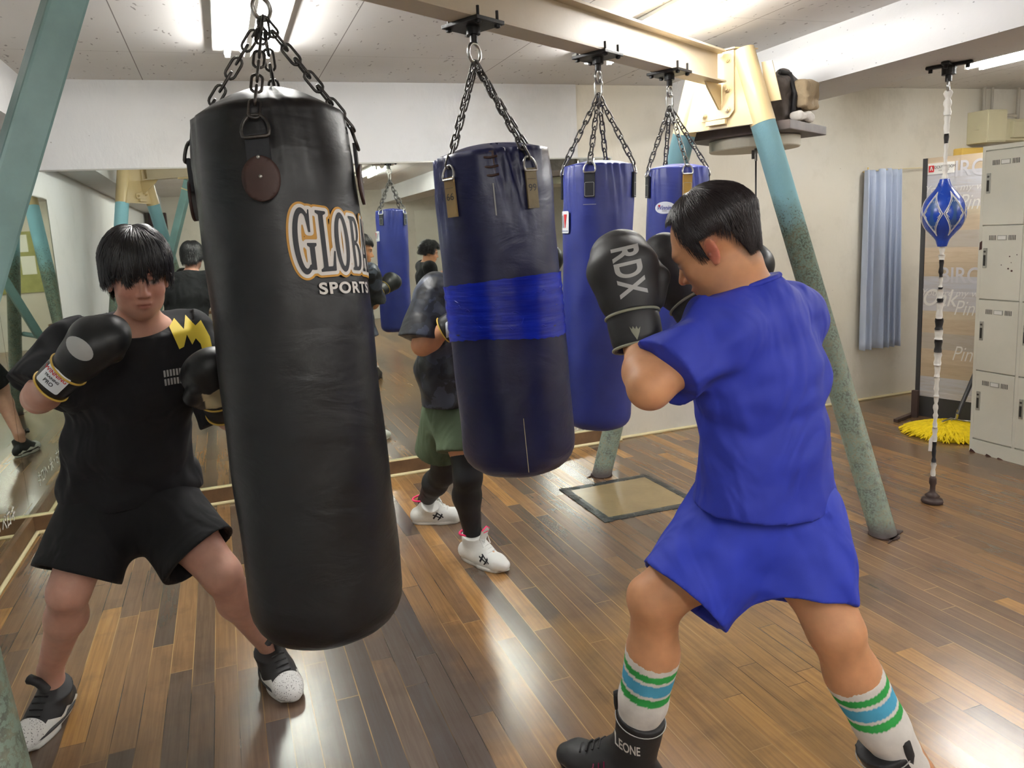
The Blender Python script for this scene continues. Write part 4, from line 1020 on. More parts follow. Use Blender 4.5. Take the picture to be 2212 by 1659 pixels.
q = MB(); q.tube([(MP.x - .09, MP.y - .03, .10), (MP.x + .0, MP.y - .02, .105), (MP.x + .10, MP.y - .01, .075), (MP.x + .16, MP.y - .06, .07)], .006, 8); q.tube([(MP.x + .03, MP.y, .085), (MP.x + .035, MP.y - .03, .10), (MP.x + .05, MP.y - .03, .16)], .009, 8); q.out('clamp', M['chrome'], t, True)
q = MB(); q.cyl((MP.x + .045, MP.y - .03, .13), (MP.x + .50, MP.y - .13, 1.25), .013, 12); q.out('handle', M['lamdark'], t, True)

# ---------------------------------------------------------------- lettering on the left mirror
t = thing('mirror_sticker', 'white lettering stuck low on the left mirror', 'sticker', (XL + .018, 3.9, .2))
decal('lettering', M['white'], t, 'text', '@はち・米・ペロキ', lambda x, y: (XL + .0185, 3.82 + x, .215 + y), size=.10, maxedge=.05, shear=.1, sx=.8)

# ---------------------------------------------------------------- things the mirrors show
t = thing('wall_speaker', 'dark square loudspeaker high in the far corner, seen in the mirror', 'speaker', (-.93, -4.7, 2.0))
q = MB(); q.b2((-1.08, -4.85, 1.86), (-.80, -4.66, 2.15), .01); q.out('cabinet', M['speaker'], t); q = MB(); q.box((-.94, -4.88, 2.0), (.05, .05, .05)); q.out('bracket', M['blackiron'], t)
t = thing('notice_board', 'large olive notice board with papers on the far wall', 'notice board', (.9, YF, 1.2))
q = MB(); q.b2((.55, YF + .001, .95), (1.75, YF + .02, 1.95)); q.out('board', M['cork'], t)
for (x, z, w, h_) in ((.62, 1.25, .21, .30), (.9, 1.3, .2, .28), (1.2, 1.5, .3, .21), (.7, 1.62, .21, .28), (1.3, 1.05, .2, .3)): MB().b2((x, YF + .02, z), (x + w, YF + .023, z + h_)).out('paper', M['paper'], t)
t = thing('fire_extinguisher', 'red fire extinguisher on the far wall, seen in the mirror', 'fire extinguisher', (3.05, YF + .1, 1.0))
q = MB(); q.lathe((3.05, YF + .10, .95), [(.075, 0), (.08, .01), (.08, .36), (.06, .42), (.025, .45), (.025, .50)], 24); q.out('cylinder', simple('red_enamel', S(190, 30, 30), .35), t, True)
q = MB(); q.box((3.05, YF + .10, 1.47), (.03, .10, .03)); q.tube([(3.05, YF + .12, 1.45), (3.12, YF + .17, 1.35), (3.13, YF + .15, 1.1)], .01, 8); q.out('hose', M['black'], t)
t = thing('bench', 'low bench by the far wall, seen in the mirror', 'bench', (-.2, YF + .4, 0))
q = MB(); q.b2((-.9, YF + .2, .40), (.45, YF + .6, .45), .01); q.out('seat', M['plinth'], t)
for x in (-.85, .36):
    for y in (YF + .24, YF + .52): MB().b2((x, y, 0), (x + .04, y + .04, .40)).out('leg', M['blackiron'], t)
tag(MB().b2((3.6, YF, 0), (4.45, YF + .04, 2.0)).out('door_1', M['locker']), kind='structure')

# ---------------------------------------------------------------- implicit modelling (smooth unions meshed with surface nets)
class Field:
    def __init__(s, lo, hi, h):
        s.h = h; s.lo = np.array(lo, float); s.ax = [np.arange(lo[i], hi[i] + h, h, dtype=np.float32) for i in range(3)]
        s.D = np.full([len(a) for a in s.ax], 1.0, np.float32)
    def _sub(s, lo, hi):
        sl = []; X = []
        for i in range(3):
            a = int(max(0, math.floor((lo[i] - s.lo[i]) / s.h))); b = int(min(len(s.ax[i]), math.ceil((hi[i] - s.lo[i]) / s.h) + 1))
            if b <= a: return None, None
            sl.append(slice(a, b)); sh = [1, 1, 1]; sh[i] = b - a; X.append(s.ax[i][a:b].reshape(sh))
        return tuple(sl), X
    def put(s, lo, hi, fn, k=.02, op='u'):
        mg = k + 3 * s.h; sl, X = s._sub(np.array(lo) - mg, np.array(hi) + mg)
        if sl is None: return s
        d = fn(*X); c = s.D[sl]
        if op == 'u':
            h = np.clip(.5 + .5 * (c - d) / k, 0, 1); s.D[sl] = c * (1 - h) + d * h - k * h * (1 - h)
        elif op == 's':
            d = -d; h = np.clip(.5 - .5 * (c - d) / k, 0, 1); s.D[sl] = c * (1 - h) + d * h + k * h * (1 - h)
        return s
    def cone(s, p0, p1, r0, r1, k=.02, w=None, sw=1.0, op='u', cap0=False, cap1=False, sw1=None):
        p0 = np.array(p0, float); p1 = np.array(p1, float); ax = p1 - p0; L = np.linalg.norm(ax) + 1e-9; ax = ax / L
        if w is None: w = np.array([1., 0, 0]) if abs(ax[0]) < .9 else np.array([0., 1, 0])
        w = np.array(w, float); w = w - ax * w.dot(ax); w /= np.linalg.norm(w); b = np.cross(ax, w); sw1 = sw if sw1 is None else sw1
        R = max(r0, r1) * max(1, sw, sw1); lo = np.minimum(p0, p1) - R; hi = np.maximum(p0, p1) + R
        def fn(X, Y, Z):
            dx, dy, dz = X - p0[0], Y - p0[1], Z - p0[2]
            t = dx * ax[0] + dy * ax[1] + dz * ax[2]; a = dx * w[0] + dy * w[1] + dz * w[2]; c = dx * b[0] + dy * b[1] + dz * b[2]
            u = np.clip(t / L, 0, 1); r = r0 + (r1 - r0) * u; q = sw + (sw1 - sw) * u; over = t - u * L
            rad = np.sqrt((a / q) ** 2 + c ** 2 + over ** 2) - r
            if cap0: rad = np.maximum(rad, -t)
            if cap1: rad = np.maximum(rad, t - L)
            return rad
        return s.put(lo, hi, fn, k, op)
    def chain(s, pts, k=.02, w=None):
        """pts: list of (p, r, sw)"""
        for (a, ra, sa), (b, rb, sb) in zip(pts, pts[1:]): s.cone(a, b, ra, rb, k, w, sa, sw1=sb)
        return s
    def ell(s, c, r, R=None, k=.015, op='u'):
        c = np.array(c, float); r = np.array(r, float); R = np.eye(3) if R is None else np.array(R, float); m_ = r.max()
        def fn(X, Y, Z):
            dx, dy, dz = X - c[0], Y - c[1], Z - c[2]
            q = [(dx * R[i][0] + dy * R[i][1] + dz * R[i][2]) for i in range(3)]
            k0 = np.sqrt((q[0] / r[0]) ** 2 + (q[1] / r[1]) ** 2 + (q[2] / r[2]) ** 2); k1 = np.sqrt((q[0] / r[0] ** 2) ** 2 + (q[1] / r[1] ** 2) ** 2 + (q[2] / r[2] ** 2) ** 2)
            return k0 * (k0 - 1) / (k1 + 1e-9)
        return s.put(c - m_, c + m_, fn, k, op)
    def rbox(s, c, hf, R, rr=.02, k=.01):
        c = np.array(c, float); hf = np.array(hf, float) - rr
        def fn(X, Y, Z):
            dx, dy, dz = X - c[0], Y - c[1], Z - c[2]; q = [np.abs(dx * R[i][0] + dy * R[i][1] + dz * R[i][2]) - hf[i] for i in range(3)]
            return np.sqrt(sum(np.maximum(a, 0) ** 2 for a in q)) + np.minimum(np.maximum(np.maximum(q[0], q[1]), q[2]), 0) - rr
        m_ = np.linalg.norm(hf + rr); return s.put(c - m_, c + m_, fn, k)
    def cut(s, p, n, k=None):
        """keeps the side the normal points away from"""
        p = np.array(p, float); n = np.array(n, float); n /= np.linalg.norm(n); X = [s.ax[i].reshape([-1 if j == i else 1 for j in range(3)]) for i in range(3)]
        d = ((X[0] - p[0]) * n[0] + (X[1] - p[1]) * n[1] + (X[2] - p[2]) * n[2]).astype(np.float32); s.D = np.maximum(s.D, d); return s
    def cutlocal(s, p, n, rad):
        p = np.array(p, float); n = np.array(n, float); n /= np.linalg.norm(n); sl, X = s._sub(p - rad, p + rad)
        d = ((X[0] - p[0]) * n[0] + (X[1] - p[1]) * n[1] + (X[2] - p[2]) * n[2]); inr = ((X[0] - p[0]) ** 2 + (X[1] - p[1]) ** 2 + (X[2] - p[2]) ** 2) < rad ** 2
        s.D[sl] = np.where(inr, np.maximum(s.D[sl], d), s.D[sl]); return s
    def wrinkle(s, amp, freq, seed=0, dirs=5, zs=1.0):
        rng = np.random.RandomState(seed); X = [s.ax[i].reshape([-1 if j == i else 1 for j in range(3)]) for i in range(3)]
        acc = 0
        for i in range(dirs):
            d = rng.randn(3); d /= np.linalg.norm(d); d[2] *= zs; f = freq * (.6 + .9 * rng.rand()); ph = rng.rand() * 6.28; d2 = rng.randn(3)
            acc = acc + np.sin((X[0] * d[0] + X[1] * d[1] + X[2] * d[2]) * f + ph + 1.3 * np.sin((X[0] * d2[0] + X[1] * d2[1] + X[2] * d2[2]) * f * .35))
        s.D = (s.D + amp * acc.astype(np.float32) / dirs); return s
    def mesh(s, smooth=2, keep_above=None):
        D = s.D; ins = D < 0; nx, ny, nz = D.shape
        corners = [(a, b, c) for a in (0, 1) for b in (0, 1) for c in (0, 1)]
        cnt = sum(ins[a:nx - 1 + a, b:ny - 1 + b, c:nz - 1 + c].astype(np.int8) for a, b, c in corners)
        act = np.argwhere((cnt > 0) & (cnt < 8)); idx = np.full((nx - 1, ny - 1, nz - 1), -1, np.int32); idx[tuple(act.T)] = np.arange(len(act))
        vals = {c: D[act[:, 0] + c[0], act[:, 1] + c[1], act[:, 2] + c[2]] for c in corners}
        P = np.zeros((len(act), 3)); n = np.zeros(len(act))
        for c0 in corners:
            for ax in range(3):
                if c0[ax]: continue
                c1 = list(c0); c1[ax] = 1; c1 = tuple(c1); a, b = vals[c0], vals[c1]; mk = (a < 0) != (b < 0); t = np.where(mk, a / np.where(mk, a - b, 1), 0)
                for i in range(3): P[:, i] += mk * (c0[i] + (t if i == ax else 0))
                n += mk
        P = (P / n[:, None] + act) * s.h + s.lo
        quads = []
        for ax in range(3):
            o1, o2 = [i for i in range(3) if i != ax]
            sh = [slice(None)] * 3; sh2 = [slice(None)] * 3; sh[ax] = slice(0, -1); sh2[ax] = slice(1, None)
            e = np.argwhere(ins[tuple(sh)] != ins[tuple(sh2)])
            e = e[(e[:, o1] > 0) & (e[:, o2] > 0) & (e[:, o1] < D.shape[o1] - 1) & (e[:, o2] < D.shape[o2] - 1)]
            def g(a, b): q = e.copy(); q[:, o1] -= a; q[:, o2] -= b; return idx[q[:, 0], q[:, 1], q[:, 2]]
            Q = np.stack([g(1, 1), g(0, 1), g(0, 0), g(1, 0)], 1)
            first = ins[e[:, 0], e[:, 1], e[:, 2]]; flip = ~first if ax != 1 else first
            Q[flip] = Q[flip][:, ::-1]; quads.append(Q)
        Q = np.concatenate(quads); Q = Q[(Q >= 0).all(1)]
        for _ in range(smooth):
            acc = np.zeros_like(P); c = np.zeros(len(P))
            for a, b in ((0, 1), (1, 2), (2, 3), (3, 0)):
                for u, v in ((a, b), (b, a)):
                    for i in range(3): acc[:, i] += np.bincount(Q[:, u], P[Q[:, v], i], len(P))
                    c += np.bincount(Q[:, u], minlength=len(P))
            P = P * .5 + .5 * acc / np.maximum(c, 1)[:, None]
        return P, Q
def fast_obj(name, P, Q, mat, parent, attr=None):
    off = np.array(wloc(parent)); me = bpy.data.meshes.new(name); P = P - off
    me.vertices.add(len(P)); me.vertices.foreach_set('co', P.astype(np.float32).ravel())
    me.loops.add(Q.size); me.loops.foreach_set('vertex_index', Q.astype(np.int32).ravel())
    me.polygons.add(len(Q)); me.polygons.foreach_set('loop_start', np.arange(0, Q.size, Q.shape[1], dtype=np.int32))
    me.update(calc_edges=True); me.validate(); me.polygons.foreach_set('use_smooth', np.ones(len(me.polygons), bool))
    if attr is not None:
        ca = me.color_attributes.new('Col', 'FLOAT_COLOR', 'POINT'); a = np.ones((len(P), 4), np.float32); a[:, :3] = attr; ca.data.foreach_set('color', a.ravel())
    me.materials.append(mat); o = bpy.data.objects.new(name, me); COL.objects.link(o); o.parent = parent; return o
def V3(*a): return np.array(a, float)
def unit(v): v = np.array(v, float); return v / (np.linalg.norm(v) + 1e-9)
def frame(fwd, up):
    f = unit(fwd); r = unit(np.cross(f, up)); u = np.cross(r, f); return r, f, u     # right, forward, up

# ---------------------------------------------------------------- heads
def head_sdf(F, c, fwd, up, sc=1.0, k=.02, jawk=1.0):
    r, f, u = frame(fwd, up); R = np.stack([r, f, u])
    P = lambda x, y, z: c + (r * x + f * y + u * z) * sc
    E = lambda x, y, z, a, b, d, k_=k, op='u': F.ell(P(x, y, z), V3(a, b, d) * sc, R, k_, op)
    E(0, -.012, .042, .076, .098, .088)                    # cranium
    E(0, .030, -.008, .062, .066, .090, .02)               # face
    E(0, .052, -.070, .036, .040, .040, .03)               # chin and jaw
    E(-.037, .014, -.052, .021, .038, .034, .03); E(.037, .014, -.052, .021, .038, .034, .03)
    E(-.036, .060, -.020, .024, .022, .020, .02); E(.036, .060, -.020, .024, .022, .020, .02)   # cheekbones
    E(0, .074, .030, .052, .022, .016, .02)                # brow
    E(-.030, .093, .010, .017, .011, .011, .012, 's'); E(.030, .093, .010, .017, .011, .011, .012, 's')   # sockets
    E(-.030, .078, .009, .0135, .0135, .0125, .004); E(.030, .078, .009, .0135, .0135, .0125, .004)      # eyeballs with lids
    F.cone(P(0, .090, .014), P(0, .112, -.020), .0065 * sc, .0105 * sc, .010)  # nose
    E(-.011, .099, -.026, .0085, .010, .0075, .006); E(.011, .099, -.026, .0085, .010, .0075, .006)
    E(0, .094, -.050, .022, .012, .0055, .006); E(0, .091, -.060, .018, .012, .0065, .006)              # lips
    E(0, .102, -.0548, .026, .008, .0016, .003, 's')
    for s in (-1, 1):                                       # ears
        e = P(s * .077, -.010, -.006); tilt = unit(u * .95 - f * .25); n = unit(r * s * .85 + f * .35)
        Re = np.stack([np.cross(tilt, n), n, tilt]); F.ell(e, V3(.018, .006, .031) * sc, Re, .006); F.ell(e + n * .006 * sc + f * .003 * sc, V3(.010, .005, .019) * sc, Re, .004, 's')
        F.ell(e + n * .004 * sc + f * .008 * sc - u * .003 * sc, V3(.0035, .004, .006) * sc, Re, .003); F.ell(e - tilt * .024 * sc, V3(.009, .005, .008) * sc, Re, .005)
    return r, f, u
def skin_colors(P, c, r, f, u, sc, base, earc=None, redface=.0):
    base = np.array(base); C = np.tile(base, (len(P), 1)); d = P - c; x, y, z = d @ r / sc, d @ f / sc, d @ u / sc
    def blend(mask, col): m_ = np.clip(mask, 0, 1)[:, None]; C[:] = C * (1 - m_) + np.array(col) * m_
    g = lambda cx, cy, cz, rx_, ry_, rz_: np.exp(-(((x - cx) / rx_) ** 2 + ((y - cy) / ry_) ** 2 + ((z - cz) / rz_) ** 2))
    near = (np.abs(x) < .1) & (np.abs(z) < .15) & (np.abs(y) < .15)
    blend(near * g(0, .10, -.055, .026, .03, .009) * .9, base * V3(.72, .42, .42))
    blend(near * (g(0, .11, -.02, .022, .03, .02) + g(.036, .08, -.02, .03, .03, .025) + g(-.036, .08, -.02, .03, .03, .025)) * (.25 + redface), base * V3(1.0, .72, .70))
    for s in (-1, 1):
        blend(near * g(s * .030, .09, .0085, .0125, .02, .0045) * 1.2, V3(.62, .58, .56)); blend(near * g(s * .030, .09, .0085, .0052, .02, .0050) * 1.6, V3(.02, .015, .012))
        blend(near * g(s * .030, .09, .0150, .016, .02, .0024) * 1.0, V3(.03, .02, .018)); blend(near * g(s * .031, .09, .0300, .021, .03, .0042) * 1.1, V3(.03, .025, .022))
        if earc is not None: blend(near * g(s * .082, -.010, -.006, .014, .026, .034) * 1.3 * (np.abs(x) > .068), earc); blend(near * g(s * .082, -.002, -.008, .012, .006, .007) * .9, V3(.12, .04, .03))
    return C
def hair_mesh(c, r, f, u, sc, tend, off, seed=0, n=2600, lift=.004, tuft=.0022, part=0.0, rag=.01, back=None, wave=0.0, crown=(0, -.03, 1)):
    """cap plus strands running from the crown; tend(az) gives the height z (head units) at which the hair ends.
    az = 0 at the face, +-pi at the back"""
    rng = np.random.RandomState(seed); A = V3(.0755, .098, .087)
    cz = .042; cy = -.012
    def surf(az, t, o_):                                    # t 0..1 crown->equator, >1 goes straight down
        a, b, d = A[0] + o_, A[1] + o_, A[2] + o_
        if t <= 1:
            th = t * math.pi / 2; x = a * math.sin(th) * math.sin(az); y = cy + b * math.sin(th) * math.cos(az); z = cz + d * math.cos(th)
        else:
            e = (t - 1) * .10; k_ = 1 - (e * 4.5 if back else e * .5) * (1 if abs(az) > 1.6 else .6); x = a * math.sin(az) * k_; y = cy + b * math.cos(az) * k_; z = cz - e
        return V3(x, y, z)
    def W(p): return c + (r * p[0] + f * p[1] + u * p[2]) * sc
    def t_of(z): 
        if z >= cz: return math.acos(min(1, (z - cz) / A[2])) / (math.pi / 2)
        return 1 + (cz - z) / .10
    V = []; Fc = []; na, nt_ = 72, 16
    for i in range(na):
        az = -math.pi + 2 * math.pi * i / na; te = t_of(tend(az))
        for j in range(nt_ + 1):
            t = te * j / nt_; o_ = off(az) * (.55 + .45 * math.cos(min(1, max(0, t)) * 1.2)) * (1 if j < nt_ - 1 else .6) + lift * .25 + .0014 * math.sin(az * 13 + t * 3) 
            V.append(W(surf(az, t, o_)))
        V.append(W(surf(az, te * .98, .001)))
    w_ = nt_ + 2
    for i in range(na):
        i2 = (i + 1) % na
        for j in range(w_ - 1): Fc.append((i * w_ + j, i2 * w_ + j, i2 * w_ + j + 1, i * w_ + j + 1))
    for k_ in range(n):
        az = rng.uniform(-math.pi, math.pi); te = t_of(tend(az) + rag * rng.uniform(-1, .5)); t0 = rng.uniform(0, .85) * te; t1 = min(te, t0 + rng.uniform(.35, .75)); da = rng.uniform(-.16, .16) + part; o0 = off(az)
        if t1 > te * .8: t1 = te
        ns = 6; base = len(V); ph = rng.uniform(0, 6); lf = lift * rng.uniform(.2, 1.6); da += .12 * math.sin(az * 9 + 1)
        for j in range(ns + 1):
            q = j / ns; t = t0 + (t1 - t0) * q; a_ = az + da * q + wave * .1 * math.sin(ph + q * 7); p = surf(a_, t, o0 * (.55 + .45 * math.cos(min(1, t) * 1.2)) + lf * (.3 + .9 * math.sin(q * 2.6)) + rng.uniform(0, .0012) + wave * .012 * math.sin(ph + q * 5)); rad = tuft * (1 - q * .85)
            tx = unit(surf(a_ + .05, t, o0) - surf(a_, t, o0) + 1e-7)
            nn = unit(p - V3(0, cy, cz)); V += [W(p + tx * rad), W(p + nn * rad * .9), W(p - tx * rad)]
        for j in range(ns):
            a0 = base + 3 * j; Fc += [(a0, a0 + 1, a0 + 4, a0 + 3), (a0 + 1, a0 + 2, a0 + 5, a0 + 4)]
    return V, Fc

# ---------------------------------------------------------------- gloves and shoes
def glove(parent, wrist, tip, back, sc, kind, hand='L'):
    """wrist -> tip is the direction of the fist; back is where the back of the hand faces"""
    wrist = V3(*wrist); y = unit(V3(*tip) - wrist); wrist = wrist + y * .072 * sc; z = V3(*back); z = unit(z - y * z.dot(y)); x = np.cross(y, z) * (1 if hand == 'L' else -1)
    W = lambda a, b, c_: wrist + (x * a + y * b + z * c_) * sc
    lo = wrist - .28 * sc; hi = wrist + .30 * sc; lo = np.minimum(lo, lo); F = Field(lo, hi, .0042)
    F.cone(W(0, .00, 0), W(0, .055, 0), .048 * sc, .058 * sc, .02, x, 1.12)
    F.cone(W(0, .05, 0), W(0, .12, .006), .060 * sc, .068 * sc, .02, x, 1.15)
    F.cone(W(0, .12, .006), W(-.004, .168, -.012), .068 * sc, .052 * sc, .02, x, 1.22)
    F.cone(W(-.002, .165, -.02), W(-.004, .125, -.055), .046 * sc, .034 * sc, .02, x, 1.35)
    F.ell(W(0, .085, -.078), V3(.030, .045, .028) * sc, np.stack([x, y, z]), .012, 's')
    F.cone(W(.056, .028, -.016), W(.074, .085, -.030), .024 * sc, .027 * sc, .010); F.cone(W(.074, .085, -.030), W(.062, .128, -.042), .026 * sc, .020 * sc, .008)
    F.wrinkle(.0012, 90, 3); P, Q = F.mesh(2); d = P - wrist; lx, ly, lz = d @ x / sc, d @ y / sc, d @ z / sc
    o = None
    if kind == 'gold':
        C = np.tile(V3(*S(24, 25, 27)), (len(P), 1)); mk = (lz < -.028) & (ly < .12) & (ly > .02) & (np.abs(lx) < .05); C[mk] = S(206, 196, 160)
        o = fast_obj('boxing_glove', P, Q, M['paintattr'], parent, C); o['label'] = 'black leather glove with cream palm'
    else: o = fast_obj('boxing_glove', P, Q, M['glovematte'], parent); o['label'] = 'matte black glove'
    # cuff
    def ringpts(b, rad, sw, n=40): return [W(rad * sw * math.cos(2 * math.pi * k / n), b, rad * math.sin(2 * math.pi * k / n)) for k in range(n)]
    rows = [(.012, .051), (.006, .055), (-.02, .056), (-.055, .0545), (-.075, .052), (-.078, .047), (-.06, .043)]
    V = []; [V.extend(ringpts(b, rr, 1.1)) for b, rr in rows]; n = 40
    cuff = obj('cuff', V, [(i * n + k, i * n + (k + 1) % n, (i + 1) * n + (k + 1) % n, (i + 1) * n + k) for i in range(len(rows) - 1) for k in range(n)], M['glovematte'] if kind != 'gold' else M['glove'], parent=o, smooth=True)
    tm = M['gold'] if kind == 'gold' else M['greytrim']
    for b, rr in ((.002, .0565), (-.076, .0535)):
        MB().tube([Vector(p) for p in ringpts(b, rr, 1.1, 36)], .0030 if kind == 'gold' else .0036, 6, closed=True).out('piping', tm, o, True)
    return o, W, (x, y, z)
def shoe(parent, ankle, toe, sc, mats, high=.13, name='shoe', soleh=.022, toew=1.0, shaft=1.0, lean=None):
    """ankle and toe are points on the ground plane side; returns parts"""
    a = V3(*ankle); t_ = V3(*toe); f = t_ - a; f[2] = 0; f = unit(f); u = V3(0, 0, 1); r = np.cross(f, u); g = V3(a[0], a[1], 0)
    W = lambda x, y, z: g + (r * x + f * y + u * z) * sc
    ln_ = u if lean is None else unit(lean); S0 = W(0, -.004, .055); S1 = S0 + ln_ * high * sc
    F = Field(g + V3(-.30, -.30, -.01) * sc, g + V3(.30, .30, .36) * sc, .0042)
    F.cone(W(0, -.045, .045), W(0, .05, .046), .042 * sc, .046 * sc, .02, r, .92); F.cone(W(0, .05, .046), W(.004, .145, .034), .046 * sc, .034 * sc, .02, r, 1.2 * toew)
    F.cone(W(.004, .145, .034), W(.0, .178, .030), .034 * sc, .024 * sc, .02, r, 1.3 * toew)
    F.cone(S0, S1 + ln_ * .01, .044 * sc * (shaft * .5 + .5), .047 * sc * shaft, .025, r, .92, cap1=False); F.cone(W(0, .06, .065), W(0, .0, .12), .036 * sc, .038 * sc, .03)
    F.cut(S1, ln_); F.cut(W(0, 0, .010), -u)
    F.wrinkle(.0011, 70, 9); P, Q = F.mesh(2); up = fast_obj(name, P, Q, mats[0], parent)
    # sole
    pts = []; n = 40
    for i in range(n):
        an = 2 * math.pi * i / n; c_, s_ = math.cos(an), math.sin(an); y = .062 + .134 * s_; wdt = (.043 if s_ < 0 else .050 * toew) * (1 - .10 * math.exp(-((y - .03) / .04) ** 2)); pts.append((c_ * wdt, y))
    q = MB(); rows = [(1.0, .000), (1.03, .006), (1.04, soleh * .8), (1.0, soleh)]
    V = []
    for sx_, z in rows: V += [W(px * sx_, .062 + (py - .062) * sx_, z + (.010 if py > .17 and z < .01 else 0) * 1.0) for px, py in pts]
    Fc = [(i * n + k, i * n + (k + 1) % n, (i + 1) * n + (k + 1) % n, (i + 1) * n + k) for i in range(3) for k in range(n)] + [tuple(range(n - 1, -1, -1)), tuple(3 * n + k for k in range(n))]
    obj('sole', V, Fc, mats[1], up, True)
    shoe.top = S1; shoe.lean = ln_
    return up, W, (r, f, u)

def collar(parent, shirt, c, n_, mat, r=.0065, below=.010):
    """ribbed neck band following the neckline of the shirt"""
    bv = bvh_of(shirt); n_ = unit(n_); a = unit(np.cross(n_, V3(.3, 1, .1))); b = np.cross(n_, a); c = V3(*c) - n_ * below; pts = []
    for k in range(40):
        d = a * math.cos(2 * math.pi * k / 40) + b * math.sin(2 * math.pi * k / 40); h_ = bv.ray_cast(Vector(c + d * .105), Vector(-d), .105)
        if h_[0] is not None: pts.append(h_[0] + Vector(n_) * .004 - Vector(d) * .001)
    if len(pts) > 20:
        P = np.array(pts)
        for _ in range(3): P = .5 * P + .25 * (np.roll(P, 1, 0) + np.roll(P, -1, 0))
        MB().tube([Vector(p) for p in P], r, 8, closed=True).out('collar', mat, shirt, True)

# ---------------------------------------------------------------- joint positions in metres (x, y, z)
JT = {
    'P1': {'head': [1.093, 1.433, 1.47], 'chin': [1.066, 1.469, 1.343], 'brow': [1.039, 1.531, 1.478], 'neck': [1.154, 1.407, 1.32], 'nb': [1.176, 1.389, 1.362], 'chest': [1.193, 1.401, 1.151], 'belly': [1.197, 1.397, 0.969], 'pelvis': [1.198, 1.397, 0.782], 'shL': [1.039, 1.348, 1.262], 'shR': [1.326, 1.445, 1.253], 'elL': [0.841, 1.332, 1.153], 'wrL': [0.899, 1.467, 1.222], 'glL': [0.906, 1.539, 1.392], 'elR': [1.321, 1.633, 1.088], 'wrR': [1.212, 1.647, 1.225], 'glR': [1.176, 1.729, 1.343], 'hipL': [1.12, 1.41, 0.744], 'hipR': [1.27, 1.375, 0.741], 'knL': [0.92, 1.449, 0.595], 'anL': [0.907, 1.564, 0.089], 'toeL': [0.835, 1.651, 0.028], 'knR': [1.274, 1.253, 0.54], 'anR': [1.461, 1.174, 0.118], 'toeR': [1.496, 1.092, 0.123], 'hemL': [0.967, 1.409, 0.609], 'hemR': [1.227, 1.307, 0.587], 'sleeveL': [0.939, 1.373, 1.194]},
    'P2': {'head': [-0.223, 2.23, 1.444], 'chin': [-0.226, 2.21, 1.319], 'neck': [-0.243, 2.308, 1.288], 'chest': [-0.278, 2.364, 1.139], 'belly': [-0.312, 2.42, 0.944], 'pelvis': [-0.34, 2.477, 0.751], 'shR': [-0.418, 2.295, 1.244], 'shL': [-0.113, 2.336, 1.231], 'elR': [-0.502, 2.213, 1.129], 'wrR': [-0.439, 2.08, 1.178], 'glR': [-0.32, 2.035, 1.28], 'elL': [-0.008, 2.269, 0.995], 'wrL': [-0.031, 2.135, 1.048], 'glL': [-0.054, 2.031, 1.169], 'hipR': [-0.421, 2.466, 0.737], 'hipL': [-0.262, 2.467, 0.709], 'knR': [-0.529, 2.35, 0.512], 'anR': [-0.661, 2.555, 0.129], 'toeR': [-0.686, 2.491, 0.045], 'knL': [-0.095, 2.308, 0.491], 'anL': [0.033, 2.487, 0.074], 'toeL': [0.051, 2.429, 0.008], 'hemR': [-0.507, 2.374, 0.549], 'hemL': [-0.149, 2.341, 0.55], 'sleeveR': [-0.469, 2.177, 1.192]},
    'P3': {'head': [1.024, 3.033, 1.391], 'chin': [1.011, 3.016, 1.332], 'neck': [0.982, 3.098, 1.301], 'chest': [0.949, 3.129, 1.125], 'belly': [0.935, 3.144, 0.912], 'pelvis': [0.959, 3.137, 0.715], 'shL': [1.083, 3.245, 1.233], 'shR': [0.855, 3.001, 1.265], 'elR': [0.77, 2.954, 1.049], 'wrR': [0.85, 2.877, 1.115], 'glR': [0.919, 2.835, 1.155], 'elL': [1.109, 3.164, 0.999], 'wrL': [1.178, 3.091, 1.086], 'glL': [1.222, 3.057, 1.107], 'hipR': [0.965, 3.072, 0.685], 'hipL': [0.926, 3.209, 0.66], 'knR': [0.943, 2.974, 0.435], 'anR': [0.975, 3.048, 0.1], 'toeR': [1.057, 2.898, 0.026], 'knL': [0.94, 3.352, 0.344], 'anL': [0.9, 3.594, 0.094], 'toeL': [1.025, 3.556, 0.034], 'hemR': [0.942, 3.016, 0.541], 'hemL': [0.912, 3.297, 0.469], 'sleeveR': [0.785, 2.97, 1.105]},
}
